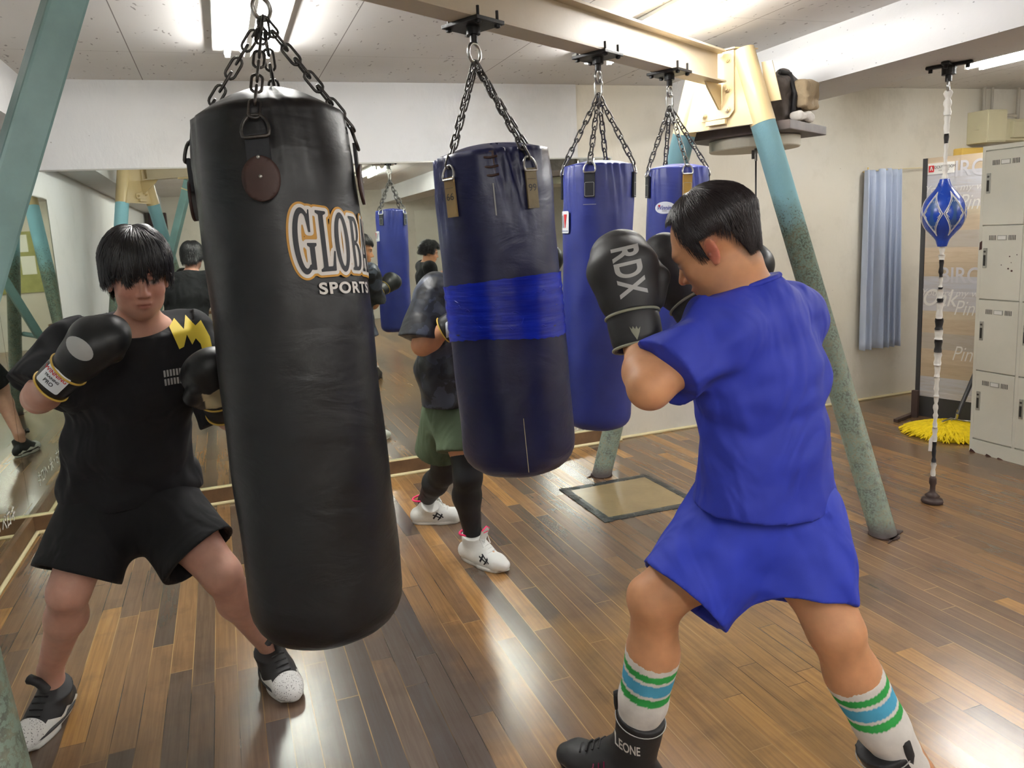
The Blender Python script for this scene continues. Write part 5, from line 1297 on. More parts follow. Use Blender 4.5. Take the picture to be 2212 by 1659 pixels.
# ---------------------------------------------------------------- people
def build_body(J, h, base, hc, hf, hu, hs, earc=None, redface=0.0, arm=1.0, leg=1.0, gloveL=True):
    """one continuous skin surface: head, neck, trunk, arms with hands inside the gloves, legs and feet inside the shoes"""
    pts = np.array([V3(*J[k]) for k in J if k not in ('chin', 'brow')]); lo = pts.min(0) - .17; hi = pts.max(0) + .19; lo[2] = min(lo[2], .0); lo[2] = 0.01
    F = Field(lo, hi, h); j = {k: V3(*v) for k, v in J.items()}
    sw = unit(j['shR'] - j['shL'])
    F.chain([(j['pelvis'] - V3(0, 0, .02), .095, 1.45), (j['belly'], .088, 1.40), (j['chest'] + V3(0, 0, -.02), .100, 1.45), ((j['chest'] + j['neck']) / 2 + (j['neck'] - j['chest']) * .12, .085, 1.50)], .04, sw)
    F.cone((j['chest'] + j['neck']) / 2, j['neck'] + (j['neck'] - j['chest']) * .0, .08, .056, .05, sw, 1.5, sw1=1.0)
    r, f, u = frame(hf, hu)
    nk = hc - u * .055 * hs - f * .018 * hs
    F.cone(j['neck'] - (j['neck'] - j['chest']) * .15, nk, .060, .052, .03)
    for s, o in (('L', 1), ('R', -1)):
        sh, el, wr, gl = j['sh' + s], j['el' + s], j['wr' + s], j['gl' + s]
        F.cone((j['chest'] + j['neck']) / 2 + (j['neck'] - j['chest']) * .1, sh, .070, .058, .05); F.cone(sh, el, .052 * arm, .041 * arm, .03)
        F.cone(el, el + (wr - el) * .35, .041 * arm, .044 * arm, .02); F.cone(el + (wr - el) * .35, wr, .044 * arm, .030 * arm, .02)
        d = unit(gl - wr); F.cone(wr, wr + d * .14, .030, .036, .02)
        tv = unit(np.cross(d, V3(0, 0, 1)) + 1e-6)
        for q_, ln in ((-.024, .060), (-.008, .068), (.009, .066), (.025, .056)):             # fingers curled in the glove
            k0 = wr + d * .145 + tv * q_; k1 = k0 + d * .03; F.cone(k0, k1, .0095, .009, .006); F.cone(k1, k1 + d * .006 - np.cross(tv, d) * .028, .009, .008, .006)
        F.cone(wr + d * .10 + tv * .03, wr + d * .145 + tv * .044, .012, .010, .008)
        hp, kn, an, te = j['hip' + s], j['kn' + s], j['an' + s], j['toe' + s]
        F.cone(j['pelvis'] - V3(0, 0, .02), hp, .09, .088, .05); F.cone(hp, hp + (kn - hp) * .4, .088 * leg, .082 * leg, .04); F.cone(hp + (kn - hp) * .4, kn, .080 * leg, .056 * leg, .03)
        sd = kn + (an - kn) * .3; bk = unit(V3(an[0] - te[0], an[1] - te[1], 0)) * .014
        F.cone(kn, sd + bk, .052 * leg, .056 * leg, .03); F.cone(sd + bk, an + V3(0, 0, .04), .055 * leg, .036 * leg, .03); F.cone(an + V3(0, 0, .04), an, .036, .034, .02)
        F.ell(kn - bk * 2.2, V3(.034, .034, .04) * leg, None, .02)
        F.cone(an + V3(0, 0, -.02), V3(te[0], te[1], max(.03, te[2] + .015)), .034, .022, .03)
    head_sdf(F, hc, hf, hu, hs)
    P, Q = F.mesh(2); C = skin_colors(P, hc, r, f, u, hs, base, earc, redface)
    return P, Q, C, (r, f, u), j
def shirt_field(j, h, mg=.10, arm=.07, infl=.022, hem=None, hemn=None, neckr=.075, sleeve=.75, belly=1.0, sleeveflare=.012, wr=.006, seed=1, ncut=None, drape=0.0):
    pts = np.array([j[k] for k in ('pelvis', 'belly', 'chest', 'neck', 'shL', 'shR', 'elL', 'elR')]); F = Field(pts.min(0) - .26, pts.max(0) + .16, h)
    sw = unit(j['shR'] - j['shL'])
    F.chain([(j['pelvis'] - (j['belly'] - j['pelvis']) * .35, .110 + infl, 1.42), (j['pelvis'], .108 + infl, 1.42), (j['belly'], (.094 + infl) * belly, 1.40), (j['chest'] + (j['belly'] - j['chest']) * .15, .103 + infl, 1.45), ((j['chest'] + j['neck']) / 2 + (j['neck'] - j['chest']) * .10, .088 + infl * .5, 1.50)], .045, sw)
    F.cone((j['chest'] + j['neck']) / 2, j['neck'] + (j['neck'] - j['chest']) * .05, .085 + infl * .5, .066 + infl * .2, .04, sw, 1.5, sw1=1.05)
    for s in 'LR':
        sh, el = j['sh' + s], j['el' + s]
        F.cone((j['chest'] + j['neck']) / 2 + (j['neck'] - j['chest']) * .1, sh, .076 + infl * .4, .064 + infl * .4, .05)
        F.cone(j['neck'] - (j['neck'] - j['chest']) * .12, sh + V3(0, 0, .004), .052, .062 + infl * .4, .04)
        e = sh + (el - sh) * sleeve; F.cone(sh, e, .062 + infl * .6, .052 + infl + sleeveflare, .035, cap1=True)
        F.cone(sh + (el - sh) * (sleeve - .18), e + unit(el - sh) * .05, .046 + infl * .7, .046 + infl + sleeveflare * .6, .006, op='s') if False else None
    F.wrinkle(wr, 26, seed, 6); F.wrinkle(wr * .5, 60, seed + 5, 6)
    return F
def hollow(F, p0, p1, r0, r1, k=.006, w=None, sw=1.0): F.cone(p0, p1, r0, r1, k, w, sw, op='s'); return F

# ============ boxer in blue, back to the camera, head turned to the left
def person_blue():
    J = JT['P1']; base = S(206, 152, 112); t = thing('person', 'person in royal blue shirt and shorts with striped white socks, seen from behind', 'person', (J['pelvis'][0], J['pelvis'][1], 0))
    hc = V3(*J['head']); ch = V3(*J['chin']); br = V3(*J['brow'])
    rt = np.array(view_right(hc)); tw = np.array(toward(hc))
    hf = unit(-rt * .80 - tw * .30 - V3(0, 0, .52)); hu = unit(V3(0, 0, .87) - rt * .46 - tw * .10)
    hs = 1.04; hc = hc + V3(0, 0, -.034) + rt * .004
    P, Q, C, (r, f, u), j = build_body(J, .0046, base, hc, hf, hu, hs, earc=V3(*S(204, 124, 102)), arm=1.08, leg=1.07)
    d_ = P - hc; x_, y_, z_ = d_ @ r / hs, d_ @ f / hs, d_ @ u / hs; a_ = np.abs(np.arctan2(x_, y_ + .012)); te_ = np.where(a_ < 1.95, .028, .028 - .078 * np.clip((a_ - 1.95) / .5, 0, 1))
    mk = np.clip((z_ - te_ + .030) / .030, 0, 1) * (a_ > 1.42) * (np.abs(x_) < .0775) * (z_ > -.10); C = C * (1 - .62 * mk[:, None]) + V3(.03, .025, .024) * .62 * mk[:, None]
    body = fast_obj('body', P, Q, M['skin'], t, C)
    # hair: short back and sides, tapered fade at the neck, receding temple
    def tend(az):
        a = abs(az)
        if a < 1.0: return .106 - .012 * a
        if a < 1.2: return .094 - .062 * (a - 1.0) / .2
        if a < 1.37: return .032 - .050 * min(1, (a - 1.2) / .08)
        if a < 1.95: return .028
        return .028 - .078 * min(1, (a - 1.95) / .5)
    off = lambda az: .010 + .001 * (abs(az) > 2.0)
    V, Fc = hair_mesh(hc, r, f, u, hs, tend, off, seed=4, n=5200, lift=.0028, tuft=.0012, rag=.006, back=True); obj('hair', V, Fc, M['hairbrown'], t, True)
    # shirt
    F = shirt_field(j, .0052, infl=.020, sleeve=.76, sleeveflare=.014, wr=.017, seed=3, belly=1.02)
    pv = j['pelvis']; F.cone(j['belly'], pv + V3(0, 0, -.06), .120, .150, .03, unit(j['shR'] - j['shL']), 1.48); F.cut(pv + V3(0, 0, .040), -V3(0, 0, 1) - rt * .10); nkc = j['neck'] + (j['neck'] - j['chest']) * .02
    ax = unit(j['head'] - j['neck']); F.cutlocal(j['neck'] + V3(0, 0, .034), unit(V3(0, 0, 1) - rt * .30), .16)
    hollow(F, pv - V3(0, 0, .07), pv + V3(0, 0, .10), .140, .112, .006, unit(j['shR'] - j['shL']), 1.38)
    P, Q = F.mesh(3); sh = fast_obj('shirt', P, Q, M['bluecloth'], t)
    collar(t, sh, j['neck'] + V3(0, 0, .034), V3(0, 0, 1) - rt * .30, M['bluecloth'])
    # shorts
    pts = np.array([j['pelvis'], j['knL'], j['knR']]); F = Field(pts.min(0) - .22, pts.max(0) + .24, .0052)
    sw = unit(j['hipR'] - j['hipL']); hemL = V3(*J['hemL']); hemR = V3(*J['hemR'])
    F.cone(pv + V3(0, 0, .08), pv - V3(0, 0, .05), .104, .122, .03, sw, 1.36, cap0=True)
    F.cone(pv - V3(0, 0, .05), pv - V3(0, 0, .09), .118, .112, .05, sw, 1.34)
    for s, hm in (('L', hemL), ('R', hemR)):
        hp = j['hip' + s]; d = unit(hm - hp); F.cone(hp + V3(0, 0, .02), hp + (hm - hp) * .5, .116, .120, .045); F.cone(hp + (hm - hp) * .5, hm, .120, .126 if s == 'L' else .123, .03, cap1=True)
    F.wrinkle(.012, 22, 11, 6); F.wrinkle(.005, 55, 12, 6)
    for s, hm in (('L', hemL), ('R', hemR)): d = unit(hm - j['hip' + s]); hollow(F, hm - d * .05, hm + d * .06, .100, .116)
    P, Q = F.mesh(3); fast_obj('shorts', P, Q, M['bluecloth2'], t)
    # socks with two green and one blue stripe
    for s in 'LR':
        kn, an = j['kn' + s], j['an' + s]; L = np.linalg.norm(an - kn); ax = (an - kn) / L; F = Field(np.minimum(kn, an) - .12, np.maximum(kn, an) + .12, .0045)
        bk = unit(V3(an[0] - j['toe' + s][0], an[1] - j['toe' + s][1], 0)) * .014; top = kn + ax * L * .295 + bk
        F.cone(top, kn + ax * L * .60 + bk * .6, .0675, .0595, .02, cap0=True); F.cone(kn + ax * L * .60 + bk * .6, an + V3(0, 0, .02), .0595, .045, .02); F.wrinkle(.0008, 160, 3)
        P, Q = F.mesh(2); d = (P - top) @ ax / L; C = np.tile(V3(*S(226, 224, 220)), (len(P), 1))
        for a0, a1, cl in ((.045, .085, S(60, 166, 84)), (.105, .175, S(86, 172, 210)), (.195, .240, S(60, 166, 84))): C[(d > a0) & (d < a1)] = cl
        fast_obj('sock', P, Q, M['knit'], t, C)
        te = j['toe' + s]; to = te.copy(); to[2] = 0
        up, W, (r_, f_, u_) = shoe(t, (an[0], an[1], 0), to, 1.08, (M['glovematte'], M['black']), high=.175, name='boxing_shoe', shaft=1.25, lean=kn - an); T_ = shoe.top; fd = -bk / .014; fd = unit(fd - shoe.lean * fd.dot(shoe.lean))
        up['label'] = 'black high-top boxing shoe with white lettering'
        q = MB(); q.tube([T_ + fd * .050 - shoe.lean * .03, T_ + fd * .060, T_ + fd * .066 + shoe.lean * .03, T_ + fd * .050 + shoe.lean * .042], .014, 8); q.out('tongue_tab', M['glovematte'], up, True)
        q = MB(); sx2 = np.cross(fd, shoe.lean); q.tube([Vector(T_ - shoe.lean * .012 + sx2 * .0645 * math.cos(a) + fd * .0645 * math.sin(a)) for a in np.linspace(0, 2 * math.pi, 36)[:-1]], .0014, 5, closed=True); q.out('stitching', M['printgrey'], up, True)
        bv = bvh_of(up); tdir = unit(np.array(toward(an)))
        for z_, dx_, sz in ((.155, -.022, .042), (.062, .018, .042)):
            o_ = V3(an[0], an[1], z_ * 1.08) + shoe.lean * V3(1, 1, 0) * (z_ - .05) + np.array(view_right(an)) * dx_ * (1 if s == 'L' else -1)
            ux = np.array(view_right(an)); 
            decal('lettering', M['whiteprint'], up, 'text', 'LEONE', project_map(bv, o_ + tdir * .0, ux, (0, 0, 1), -tdir, .0012), size=sz, sx=.5, maxedge=.008, offset=.0008)
        if s == 'L':
            sg_ = 1 if np.dot(r_, tdir) > 0 else -1
            for k_ in range(3): q = MB(); q.tube([W(sg_ * .047, .052 + k_ * .014, .085 - k_ * .008), W(sg_ * .054, .050 + k_ * .014, .065), W(sg_ * .052, .062 + k_ * .014, .045), W(sg_ * .054, .054 + k_ * .014, .028)], .0018, 5); q.out('magenta_stripe', M['magenta'], up, True)
        q = MB()
        for k_ in range(5): q.tube([W(-.024, .075 + .017 * k_, .098 - .010 * k_), W(0, .08 + .017 * k_, .104 - .010 * k_), W(.024, .075 + .017 * k_, .098 - .010 * k_)], .003, 6)
        q.out('laces', M['black'], up, True)
    # gloves
    gL, W, ax_ = glove(t, j['wrL'], j['glL'], tw, 1.0, 'matte', 'L')
    bv = bvh_of(gL); d = unit(j['glL'] - j['wrL']); tc = unit(np.array(toward(j['wrL']))); dd = unit(d - tc * d.dot(tc)); sx_ = unit(np.cross(tc, dd))
    mid_ = j['wrL'] + d * .19
    decal('lettering', M['printgrey'], gL, 'text', 'RDX', project_map(bv, mid_ + rt * .012, -dd, sx_ * -1 if np.dot(np.cross(-dd, sx_), tc) < 0 else sx_, -tc, .0015), size=.086, sx=.62, offset=.0022, maxedge=.008, spacing=1.1)
    cf = [c for c in gL.children if c.name.startswith('cuff')][0]; bv = bvh_of(cf)
    pm = project_map(bv, j['wrL'] + d * .042 + rt * .002, np.array(rt), dd, -tc, .0015)
    decal('emblem', M['greytrim'], cf, 'poly', [[(-.012, .012), (-.009, .0), (0, -.018), (.009, .0), (.013, .012), (.007, .006), (.004, .013), (.0, .006), (-.004, .013), (-.007, .006)]], pm, maxedge=.01)
    glove(t, j['wrR'], j['glR'], -rt * .8 + tw * .5, .98, 'matte', 'R')
    return t

# ============ boxer in black, facing the camera
def person_black():
    J = JT['P2']; base = S(196, 150, 132); t = thing('person', 'person in black shirt and shorts, facing forward left of the black bag', 'person', (J['pelvis'][0], J['pelvis'][1], 0))
    hc = V3(*J['head']); rt = np.array(view_right(hc)); tw = np.array(toward(hc)); hf = unit(tw * .96 + rt * .10 - V3(0, 0, .22)); hu = unit(V3(0, 0, 1) + tw * .22 + rt * .02); hs = .97; hc = hc - V3(0, 0, .014)
    P, Q, C, (r, f, u), j = build_body(J, .0046, base, hc, hf, hu, hs, redface=.25, leg=1.04)
    fast_obj('body', P, Q, M['skin'], t, C)
    def tend(az):
        a = abs(az)
        fr = .028 + .010 * math.sin(az * 9) + .008 * math.sin(az * 23)
        if a < .95: return fr + (.030 if -.34 < az < -.10 else 0)
        if a < 1.25: return fr - .030 * (a - .95) / .3
        if a < 1.8: return -.012
        return -.012 - .060 * min(1, (a - 1.8) / .7)
    V, Fc = hair_mesh(hc, r, f, u, hs, tend, lambda az: .013 + .006 * abs(math.sin(az)), seed=8, n=4200, lift=.006, tuft=.0024, rag=.022); obj('hair', V, Fc, M['hair'], t, True)
    F = shirt_field(j, .0052, infl=.026, sleeve=.93, sleeveflare=.02, wr=.014, seed=21); pv = j['pelvis']; F.cut(pv + V3(0, 0, -.02), V3(0, 0, -1)); F.cutlocal(j['neck'] + V3(0, 0, .016), unit(V3(0, 0, 1) + tw * .55), .15)
    P, Q = F.mesh(3); sh = fast_obj('shirt', P, Q, M['blackcloth'], t); collar(t, sh, j['neck'] + V3(0, 0, .016), V3(0, 0, 1) + tw * .55, M['blackcloth'])
    bv = bvh_of(sh); sd = unit(V3(0, 0, 1) - tw * .15)
    o_ = j['chest'] + tw * .1 + rt * .158 + V3(0, 0, .118)
    zig = [(-.052, .028), (-.034, .050), (-.012, .018), (.0, .056), (.022, .026), (.040, .040), (.060, -.012), (.064, -.075), (.036, -.082), (.030, -.030), (.018, -.012), (.006, -.030), (-.006, .002), (-.018, -.034), (-.032, -.040)]
    decal('yellow_print', M['yellowprint'], sh, 'poly', [zig], project_map(bv, o_, rt, (0, 0, 1), -tw, .006), maxedge=.010, size=.95)
    for k_, (wd, dz) in enumerate(((.104, 0), (.104, -.026))):
        bars = [[(x_, -.010), (x_ + .0055, -.010), (x_ + .0055, .010), (x_, .010)] for x_ in np.arange(-wd / 2, wd / 2, .0085)]
        decal('white_print', M['printgrey'], sh, 'poly', bars, project_map(bv, o_ + rt * -.028 + V3(0, 0, -.105 + dz), rt, (0, 0, 1), -tw, .003), maxedge=.012)
    pts = np.array([j['pelvis'], j['knL'], j['knR'], V3(*J['hemL']), V3(*J['hemR'])]); F = Field(pts.min(0) - .22, pts.max(0) + .24, .0055); sw = unit(j['hipR'] - j['hipL'])
    F.cone(pv + V3(0, 0, .06), pv - V3(0, 0, .05), .115, .125, .03, sw, 1.42, cap0=True); F.cone(pv - V3(0, 0, .05), pv - V3(0, 0, .10), .12, .105, .05, sw, 1.35)
    for s in 'LR':
        hm = V3(*J['hem' + s]); hp = j['hip' + s]; F.cone(hp + V3(0, 0, .02), hp + (hm - hp) * .5, .112, .116, .045); F.cone(hp + (hm - hp) * .5, hm, .116, .128, .03, cap1=True)
    F.wrinkle(.013, 22, 31, 6)
    for s in 'LR': hm = V3(*J['hem' + s]); d = unit(hm - j['hip' + s]); hollow(F, hm - d * .05, hm + d * .06, .104, .114)
    P, Q = F.mesh(3); fast_obj('shorts', P, Q, M['blackcloth2'], t)
    for s in 'LR':
        an, te = j['an' + s], j['toe' + s]; to = te.copy(); to[2] = 0
        up, W, fr = shoe(t, (an[0], an[1], 0), to, 1.0, (M['glovematte'], M['whiteleather']), high=.075, name='boxing_shoe', soleh=.026, toew=1.06, lean=j['kn' + s] - an); up['label'] = 'black and white high-top shoe'
        # white mesh toe and side wave
        bv = bvh_of(up)
        V = []; n1, n2 = 16, 24; c_ = Vector(W(0, .118, .022))
        for i in range(n1 + 1):
            for k_ in range(n2 + 1):
                th = math.radians(8 + 164 * k_ / n2); ph = math.radians(92 * i / n1)
                d_ = Vector(W(math.cos(th), .118 + math.sin(th) * math.sin(ph), .022 + math.sin(th) * math.cos(ph))) - c_; d_.normalize()
                h_ = bv.ray_cast(c_ + d_ * .15, -d_, .2); V.append((h_[0] if h_[0] is not None else c_ + d_ * .04) + d_ * .002)
        obj('toe_mesh', V, [(i * (n2 + 1) + k_, i * (n2 + 1) + k_ + 1, (i + 1) * (n2 + 1) + k_ + 1, (i + 1) * (n2 + 1) + k_) for i in range(n1) for k_ in range(n2)], M['whitemesh'], up, True)
        wave = [(-.075, .030), (-.045, .050), (-.010, .036), (.030, .058), (.065, .044), (.105, .062), (.140, .050), (.140, .026), (-.075, .022)]
        for s2 in (-1, 1): decal('side_wave', M['whiteleather'], up, 'poly', [wave], project_map(bv, Vector(W(0, 0, 0)), tuple(fr[1]), (0, 0, 1), tuple(-s2 * fr[0]), .0025), maxedge=.010)
        q = MB(); q.tube([W(.056 * math.cos(a), .062 + .134 * math.sin(a), .030) for a in np.linspace(0, 2 * math.pi, 40)[:-1]], .0055, 6, closed=True); q.out('dark_band', M['lamdark'], up, True)
        q = MB(); q.tube([W(-.01, .045, .125), W(0, .065, .165), W(.02, .075, .185), W(.03, .06, .17)], .014, 8); q.out('tongue', M['glovematte'], up, True)
        q = MB()
        for k_ in range(5): q.tube([W(-.022, .06 + .016 * k_, .112 - .012 * k_), W(0, .066 + .016 * k_, .118 - .012 * k_), W(.022, .06 + .016 * k_, .112 - .012 * k_)], .0028, 6)
        q.out('laces', M['black'], up, True)
    gR, W, ax_ = glove(t, j['wrR'], j['glR'], V3(0, 0, .7) + tw * .65 - rt * .5, .86, 'gold', 'R')
    cf = [c for c in gR.children if c.name.startswith('cuff')][0]; bv = bvh_of(cf); d = unit(j['glR'] - j['wrR']); per = unit(np.cross(tw, d)) 
    if per[2] < 0: per = -per
    pm = project_map(bv, j['wrR'] + d * .024 + per * .014, -per, d, -tw, .0014)
    lb = decal('cuff_label', M['label'], cf, 'poly', [rrect(.072, .058, .006)], pm, maxedge=.012)
    pm2 = project_map(bv, j['wrR'] + d * .024 + per * .014, -per, d, -tw, .0022)
    for k_, (tx, sz, yy, mt) in enumerate((('WINNING', .014, .014, 'redinsig'), ('TRAINING', .009, .0, 'blackprint'), ('PRO', .014, -.014, 'blackprint'))): decal('label_lettering', M[mt], lb, 'text', tx, (lambda x, y, yy=yy: pm2(x, y + yy)), size=sz, maxedge=.01, offset=.0003)
    bg = bvh_of(gR); decal('emblem', M['printgrey'], gR, 'poly', [ellipse(.05, .072, 24)], project_map(bg, j['wrR'] + d * .135 + per * .020, unit(np.cross(per, tw)) if False else d, per, -tw, .0016), maxedge=.012)
    glove(t, j['wrL'], j['glL'], V3(0, 0, 1) - rt * .3, .88, 'gold', 'L')
    return t

# ============ third boxer, half hidden by the navy bag
def person_camo():
    J = JT['P3']; base = S(206, 152, 116); t = thing('person', 'person in black camouflage shirt and green shorts, half hidden by the navy bag', 'person', (J['pelvis'][0], J['pelvis'][1], 0))
    hc = V3(*J['head']) + V3(.035, -.01, .02); rt = np.array(view_right(hc)); tw = np.array(toward(hc)); hf = unit(rt * .75 - tw * .5 - V3(0, 0, .2)); hu = unit(V3(0, 0, 1) + rt * .1); hs = 1.0
    P, Q, C, (r, f, u), j = build_body(J, .0062, base, hc, hf, hu, hs, arm=1.08)
    fast_obj('body', P, Q, M['skin'], t, C)
    V, Fc = hair_mesh(hc, r, f, u, hs, lambda az: .06 if abs(az) < 1 else (-.0 if abs(az) < 1.8 else -.045), lambda az: .014, seed=14, n=1500, lift=.006, tuft=.0024, rag=.014); obj('hair', V, Fc, M['hairbrown'], t, True)
    F = shirt_field(j, .006, infl=.028, sleeve=.92, sleeveflare=.022, wr=.015, seed=41, belly=1.08); pv = j['pelvis']; F.cut(pv + V3(0, 0, .035), V3(0, 0, -1)); F.cutlocal(j['neck'] + V3(0, 0, .015), V3(0, 0, 1), .15)
    P, Q = F.mesh(3); fast_obj('shirt', P, Q, M['camo'], t)
    pts = np.array([j['pelvis'], j['knL'], j['knR']]); F = Field(pts.min(0) - .22, pts.max(0) + .24, .006); sw = unit(j['hipR'] - j['hipL'])
    F.cone(pv + V3(0, 0, .09), pv - V3(0, 0, .06), .122, .13, .03, sw, 1.35, cap0=True)
    for s in 'LR':
        hm = V3(*J['hem' + s]); hp = j['hip' + s]; F.cone(hp + V3(0, 0, .02), hm, .112, .120, .045, cap1=True)
    F.wrinkle(.006, 22, 51, 6); P, Q = F.mesh(3); fast_obj('shorts', P, Q, M['greencloth'], t)
    for s in 'LR':
        kn, an, hp = j['kn' + s], j['an' + s], j['hip' + s]; F = Field(np.minimum(np.minimum(kn, an), hp) - .14, np.maximum(np.maximum(kn, an), hp) + .14, .006)
        bk = unit(V3(an[0] - j['toe' + s][0], an[1] - j['toe' + s][1], 0)) * .016; sd = kn + (an - kn) * .3
        F.cone(hp, kn, .09, .062, .03, cap0=True); F.cone(kn, sd + bk, .060, .062, .03); F.cone(sd + bk, an + V3(0, 0, .03), .062, .040, .03); F.cone(an + V3(0, 0, .03), an - V3(0, 0, .02), .04, .037, .02)
        P, Q = F.mesh(2); fast_obj('tights', P, Q, M['tights'], t)
        te = j['toe' + s]; to = te.copy(); to[2] = 0
        up, W, fr = shoe(t, (an[0], an[1], 0), to, 1.02, (M['whiteleather'], M['foldwhite']), high=.085, name='boxing_shoe', soleh=.016, lean=kn - an); up['label'] = 'white boxing shoe with pink lining'
        q = MB(); q.tube([W(.046 * math.cos(a), -.018 + .050 * math.sin(a), .136 + .006 * math.sin(a)) for a in np.linspace(0, 2 * math.pi, 28)[:-1]], .005, 6, closed=True); q.out('collar_lining', M['pink'], up, True)
        q = MB(); q.prism([W(-.022, .045, .10), W(.022, .045, .10), W(.024, .075, .17), W(0, .082, .185), W(-.024, .075, .17)], tuple(fr[1]), .006); tg__ = q.out('tongue', M['whiteleather'], up)
        q = MB(); q.tube([W(-.024, .078, .17), W(0, .085, .187), W(.024, .078, .17)], .0035, 6); q.tube([W(-.014, .080, .160), W(.014, .080, .160)], .002, 6); q.out('pink_edge', M['pink'], tg__, True)
        q = MB()
        for k_ in range(6): q.tube([W(-.024, .062 + .015 * k_, .105 - .010 * k_), W(0, .068 + .015 * k_, .112 - .010 * k_), W(.024, .062 + .015 * k_, .105 - .010 * k_)], .0026, 6)
        q.tube([W(0, .07, .11), W(-.03, .06, .135), W(-.025, .08, .10)], .0025, 6); q.tube([W(0, .07, .11), W(.03, .07, .135), W(.03, .09, .10)], .0025, 6)
        q.out('laces', M['whiteleather'], up, True)
        bv = bvh_of(up); tdir = unit(np.array(toward(an)))
        stripes = [[(-.030, -.004), (-.024, -.014), (.004, .024), (-.003, .030)], [(-.004, -.020), (.004, -.022), (.030, .010), (.024, .018)], [(-.030, .014), (-.028, .022), (.020, -.006), (.018, -.013)], [(-.012, .028), (-.006, .031), (.034, -.004), (.030, -.010)]]
        for lp in stripes: decal('side_stripe', M['blackprint'], up, 'poly', [lp], project_map(bv, Vector(W(0, .055, .048)), tuple(fr[1]), (0, 0, 1), -tdir, .0016), maxedge=.008, size=.9)
    gR, W, ax_ = glove(t, j['wrR'], j['glR'], tw + V3(0, 0, .5), .95, 'gold', 'R'); glove(t, j['wrL'], j['glL'], -tw + V3(0, 0, 1), .95, 'gold', 'L')
    cf = [c for c in gR.children if c.name.startswith('cuff')][0]; bv = bvh_of(cf); d = unit(j['glR'] - j['wrR']); tw2 = np.array(toward(j['wrR']))
    decal('cuff_label', M['label'], cf, 'poly', [rrect(.06, .066, .006)], project_map(bv, j['wrR'] + d * .034, d, (0, 0, 1), -tw2, .0014), maxedge=.012)
    decal('label_lettering', M['blackprint'], cf, 'text', 'WINNING', project_map(bv, j['wrR'] + d * .034, (0, 0, -1), d, -tw2, .0022), maxedge=.012, size=.013)
    return t

# ============ a bystander only seen in the mirror
def person_mirror():
    p = V3(2.44, .15, 0); dn_ = lambda x, y, z: tuple(p + V3(x, y, z * .86))
    J = dict(head=dn_(0, 0, 1.50), neck=dn_(-.03, -.02, 1.37), chest=dn_(-.05, -.02, 1.2), belly=dn_(-.05, -.02, 1.02), pelvis=dn_(-.05, -.02, .85), shL=dn_(-.05, -.19, 1.31), shR=dn_(-.05, .16, 1.31), elL=dn_(0, -.24, 1.06), elR=dn_(0, .21, 1.06), wrL=dn_(.14, -.16, 1.16), wrR=dn_(.14, .14, 1.16), glL=dn_(.22, -.12, 1.22), glR=dn_(.22, .1, 1.22),
             hipL=dn_(-.05, -.10, .84), hipR=dn_(-.05, .08, .84), knL=dn_(.03, -.16, .46), knR=dn_(-.02, .15, .46), anL=dn_(-.02, -.17, .08), anR=dn_(-.10, .16, .08), toeL=dn_(.14, -.17, .03), toeR=dn_(.06, .18, .03))
    t = thing('person', 'curly-haired person in a black shirt, seen only in the mirror', 'person', (p[0], p[1], 0)); base = S(206, 154, 120)
    hc = V3(*J['head']); hf = unit(V3(.95, .2, -.25)); hu = V3(0, 0, 1)
    P, Q, C, (r, f, u), j = build_body(J, .0075, base, hc, hf, hu, 1.0); fast_obj('body', P, Q, M['skin'], t, C)
    V, Fc = hair_mesh(hc, r, f, u, 1.0, lambda az: .07 if abs(az) < 1 else (.0 if abs(az) < 1.8 else -.03), lambda az: .022, seed=24, n=1500, lift=.012, tuft=.003, rag=.012, wave=1.0); obj('hair', V, Fc, M['hair'], t, True)
    F = shirt_field(j, .008, infl=.022, sleeve=.8, wr=.006, seed=61); F.cut(j['pelvis'], V3(0, 0, -1)); F.cutlocal(j['neck'] + V3(0, 0, .015), V3(0, 0, 1), .15); P, Q = F.mesh(3); fast_obj('shirt', P, Q, M['blackcloth'], t)
    F = Field(p + V3(-.4, -.45, .3), p + V3(.4, .45, 1.0), .008); F.cone(j['pelvis'] + V3(0, 0, .06), j['pelvis'] - V3(0, 0, .06), .115, .125, .03, V3(0, 1, 0), 1.4, cap0=True)
    for s in 'LR': F.cone(j['hip' + s], j['kn' + s] + V3(0, 0, .06), .11, .11, .04, cap1=True)
    P, Q = F.mesh(3); fast_obj('shorts', P, Q, M['blackcloth2'], t)
    for s in 'LR': an, te = j['an' + s], j['toe' + s]; shoe(t, (an[0], an[1], 0), (te[0], te[1], 0), 1.0, (M['glovematte'], M['white']), high=.06)
    return t
def mat_mesh():
    m, nt, b = new_mat('white_shoe_mesh'); v = N(nt, 'ShaderNodeTexVoronoi'); v.inputs['Scale'].default_value = 170; nt.links.new(coords(nt), v.inputs['Vector'])
    nt.links.new(ramp(nt, v.outputs['Distance'], [(.16, S(70, 70, 72)), (.3, S(222, 222, 220))]).outputs[0], b.inputs['Base Color']); b.inputs['Roughness'].default_value = .8; return m
M['whitemesh'] = mat_mesh()
person_blue(); person_black(); person_camo(); person_mirror()

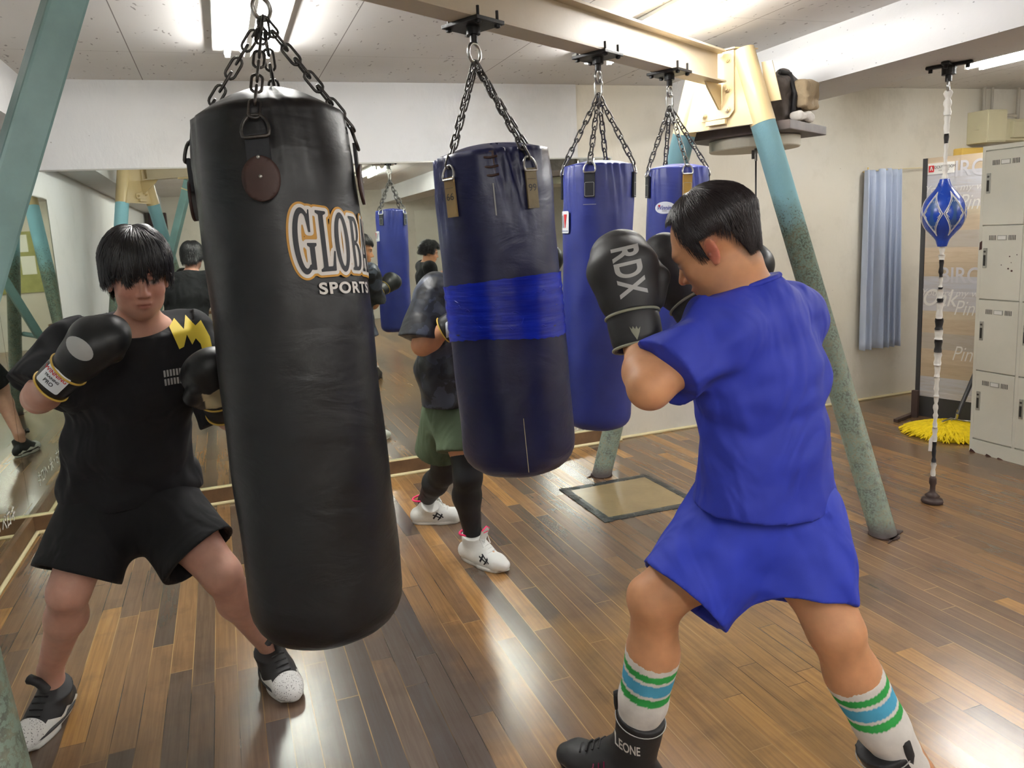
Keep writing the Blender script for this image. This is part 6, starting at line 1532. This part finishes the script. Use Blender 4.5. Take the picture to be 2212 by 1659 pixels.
# ---------------------------------------------------------------- bundles stored on the platform
def lump(name, label, cat, c, rad, mat, seed, R=None, parts=(), group=None):
    c = V3(*c); rad = V3(*rad); F = Field(c - rad.max() * 1.4, c + rad.max() * 1.4, .007); (F.rbox(c, rad, R, .022) if name != 'plastic_wrapping' else F.ell(c, rad, R, .02))
    for dc, dr in parts: F.ell(c + V3(*dc), V3(*dr), R, .03)
    F.wrinkle(.014, 38, seed, 6); F.wrinkle(.006, 100, seed + 1, 6); F.cut(V3(0, 0, 1.959), V3(0, 0, -1)); P, Q = F.mesh(2)
    t = thing(name, label, cat, (c[0], c[1], 1.9575)); fast_obj('cloth' if cat != 'bag' else 'bag_body', P, Q, mat, t); return t
Rt = np.stack([np.array(U), np.array(Vv), V3(0, 0, 1)]); pc = np.array(PC)
b1 = pc + np.array(U) * -.02 - np.array(Vv) * .155
t = lump('equipment_bag', 'dark brown equipment bag stored on the speed bag platform', 'bag', (b1[0], b1[1], 2.07), (.13, .060, .12), M['foldbrown'], 5, Rt, parts=(((0, 0, .10), (.07, .045, .07)),))
q = MB(); q.tube([Vector(b1) + Z3 * 2.21 - Vv * .02 + U * (-.10), Vector(b1) + Z3 * 2.20 - Vv * .05 - U * .05, Vector(b1) + Z3 * 2.10 - Vv * .082 - U * .06, Vector(b1) + Z3 * 1.975 - Vv * .07 - U * .07], .013, 8); q.out('strap', M['black'], t, True)
b2 = pc + np.array(U) * .02 - np.array(Vv) * .262
lump('towel', 'tan cloth draped at the right end of the speed bag platform', 'towel', (b2[0], b2[1], 2.095), (.10, .032, .070), M['foldcloth'], 9, Rt)
b3 = pc + np.array(U) * -.06 - np.array(Vv) * .262
lump('towel', 'white cloth tucked under the tan one on the platform', 'towel', (b3[0], b3[1], 1.985), (.10, .032, .026), M['foldwhite'], 13, Rt)
b4 = pc + np.array(U) * .19 - np.array(Vv) * .10
lump('plastic_wrapping', 'clear grey plastic bundle behind the brown equipment bag', 'plastic bundle', (b4[0], b4[1], 2.10), (.07, .08, .12), M['plastic'], 17, Rt)
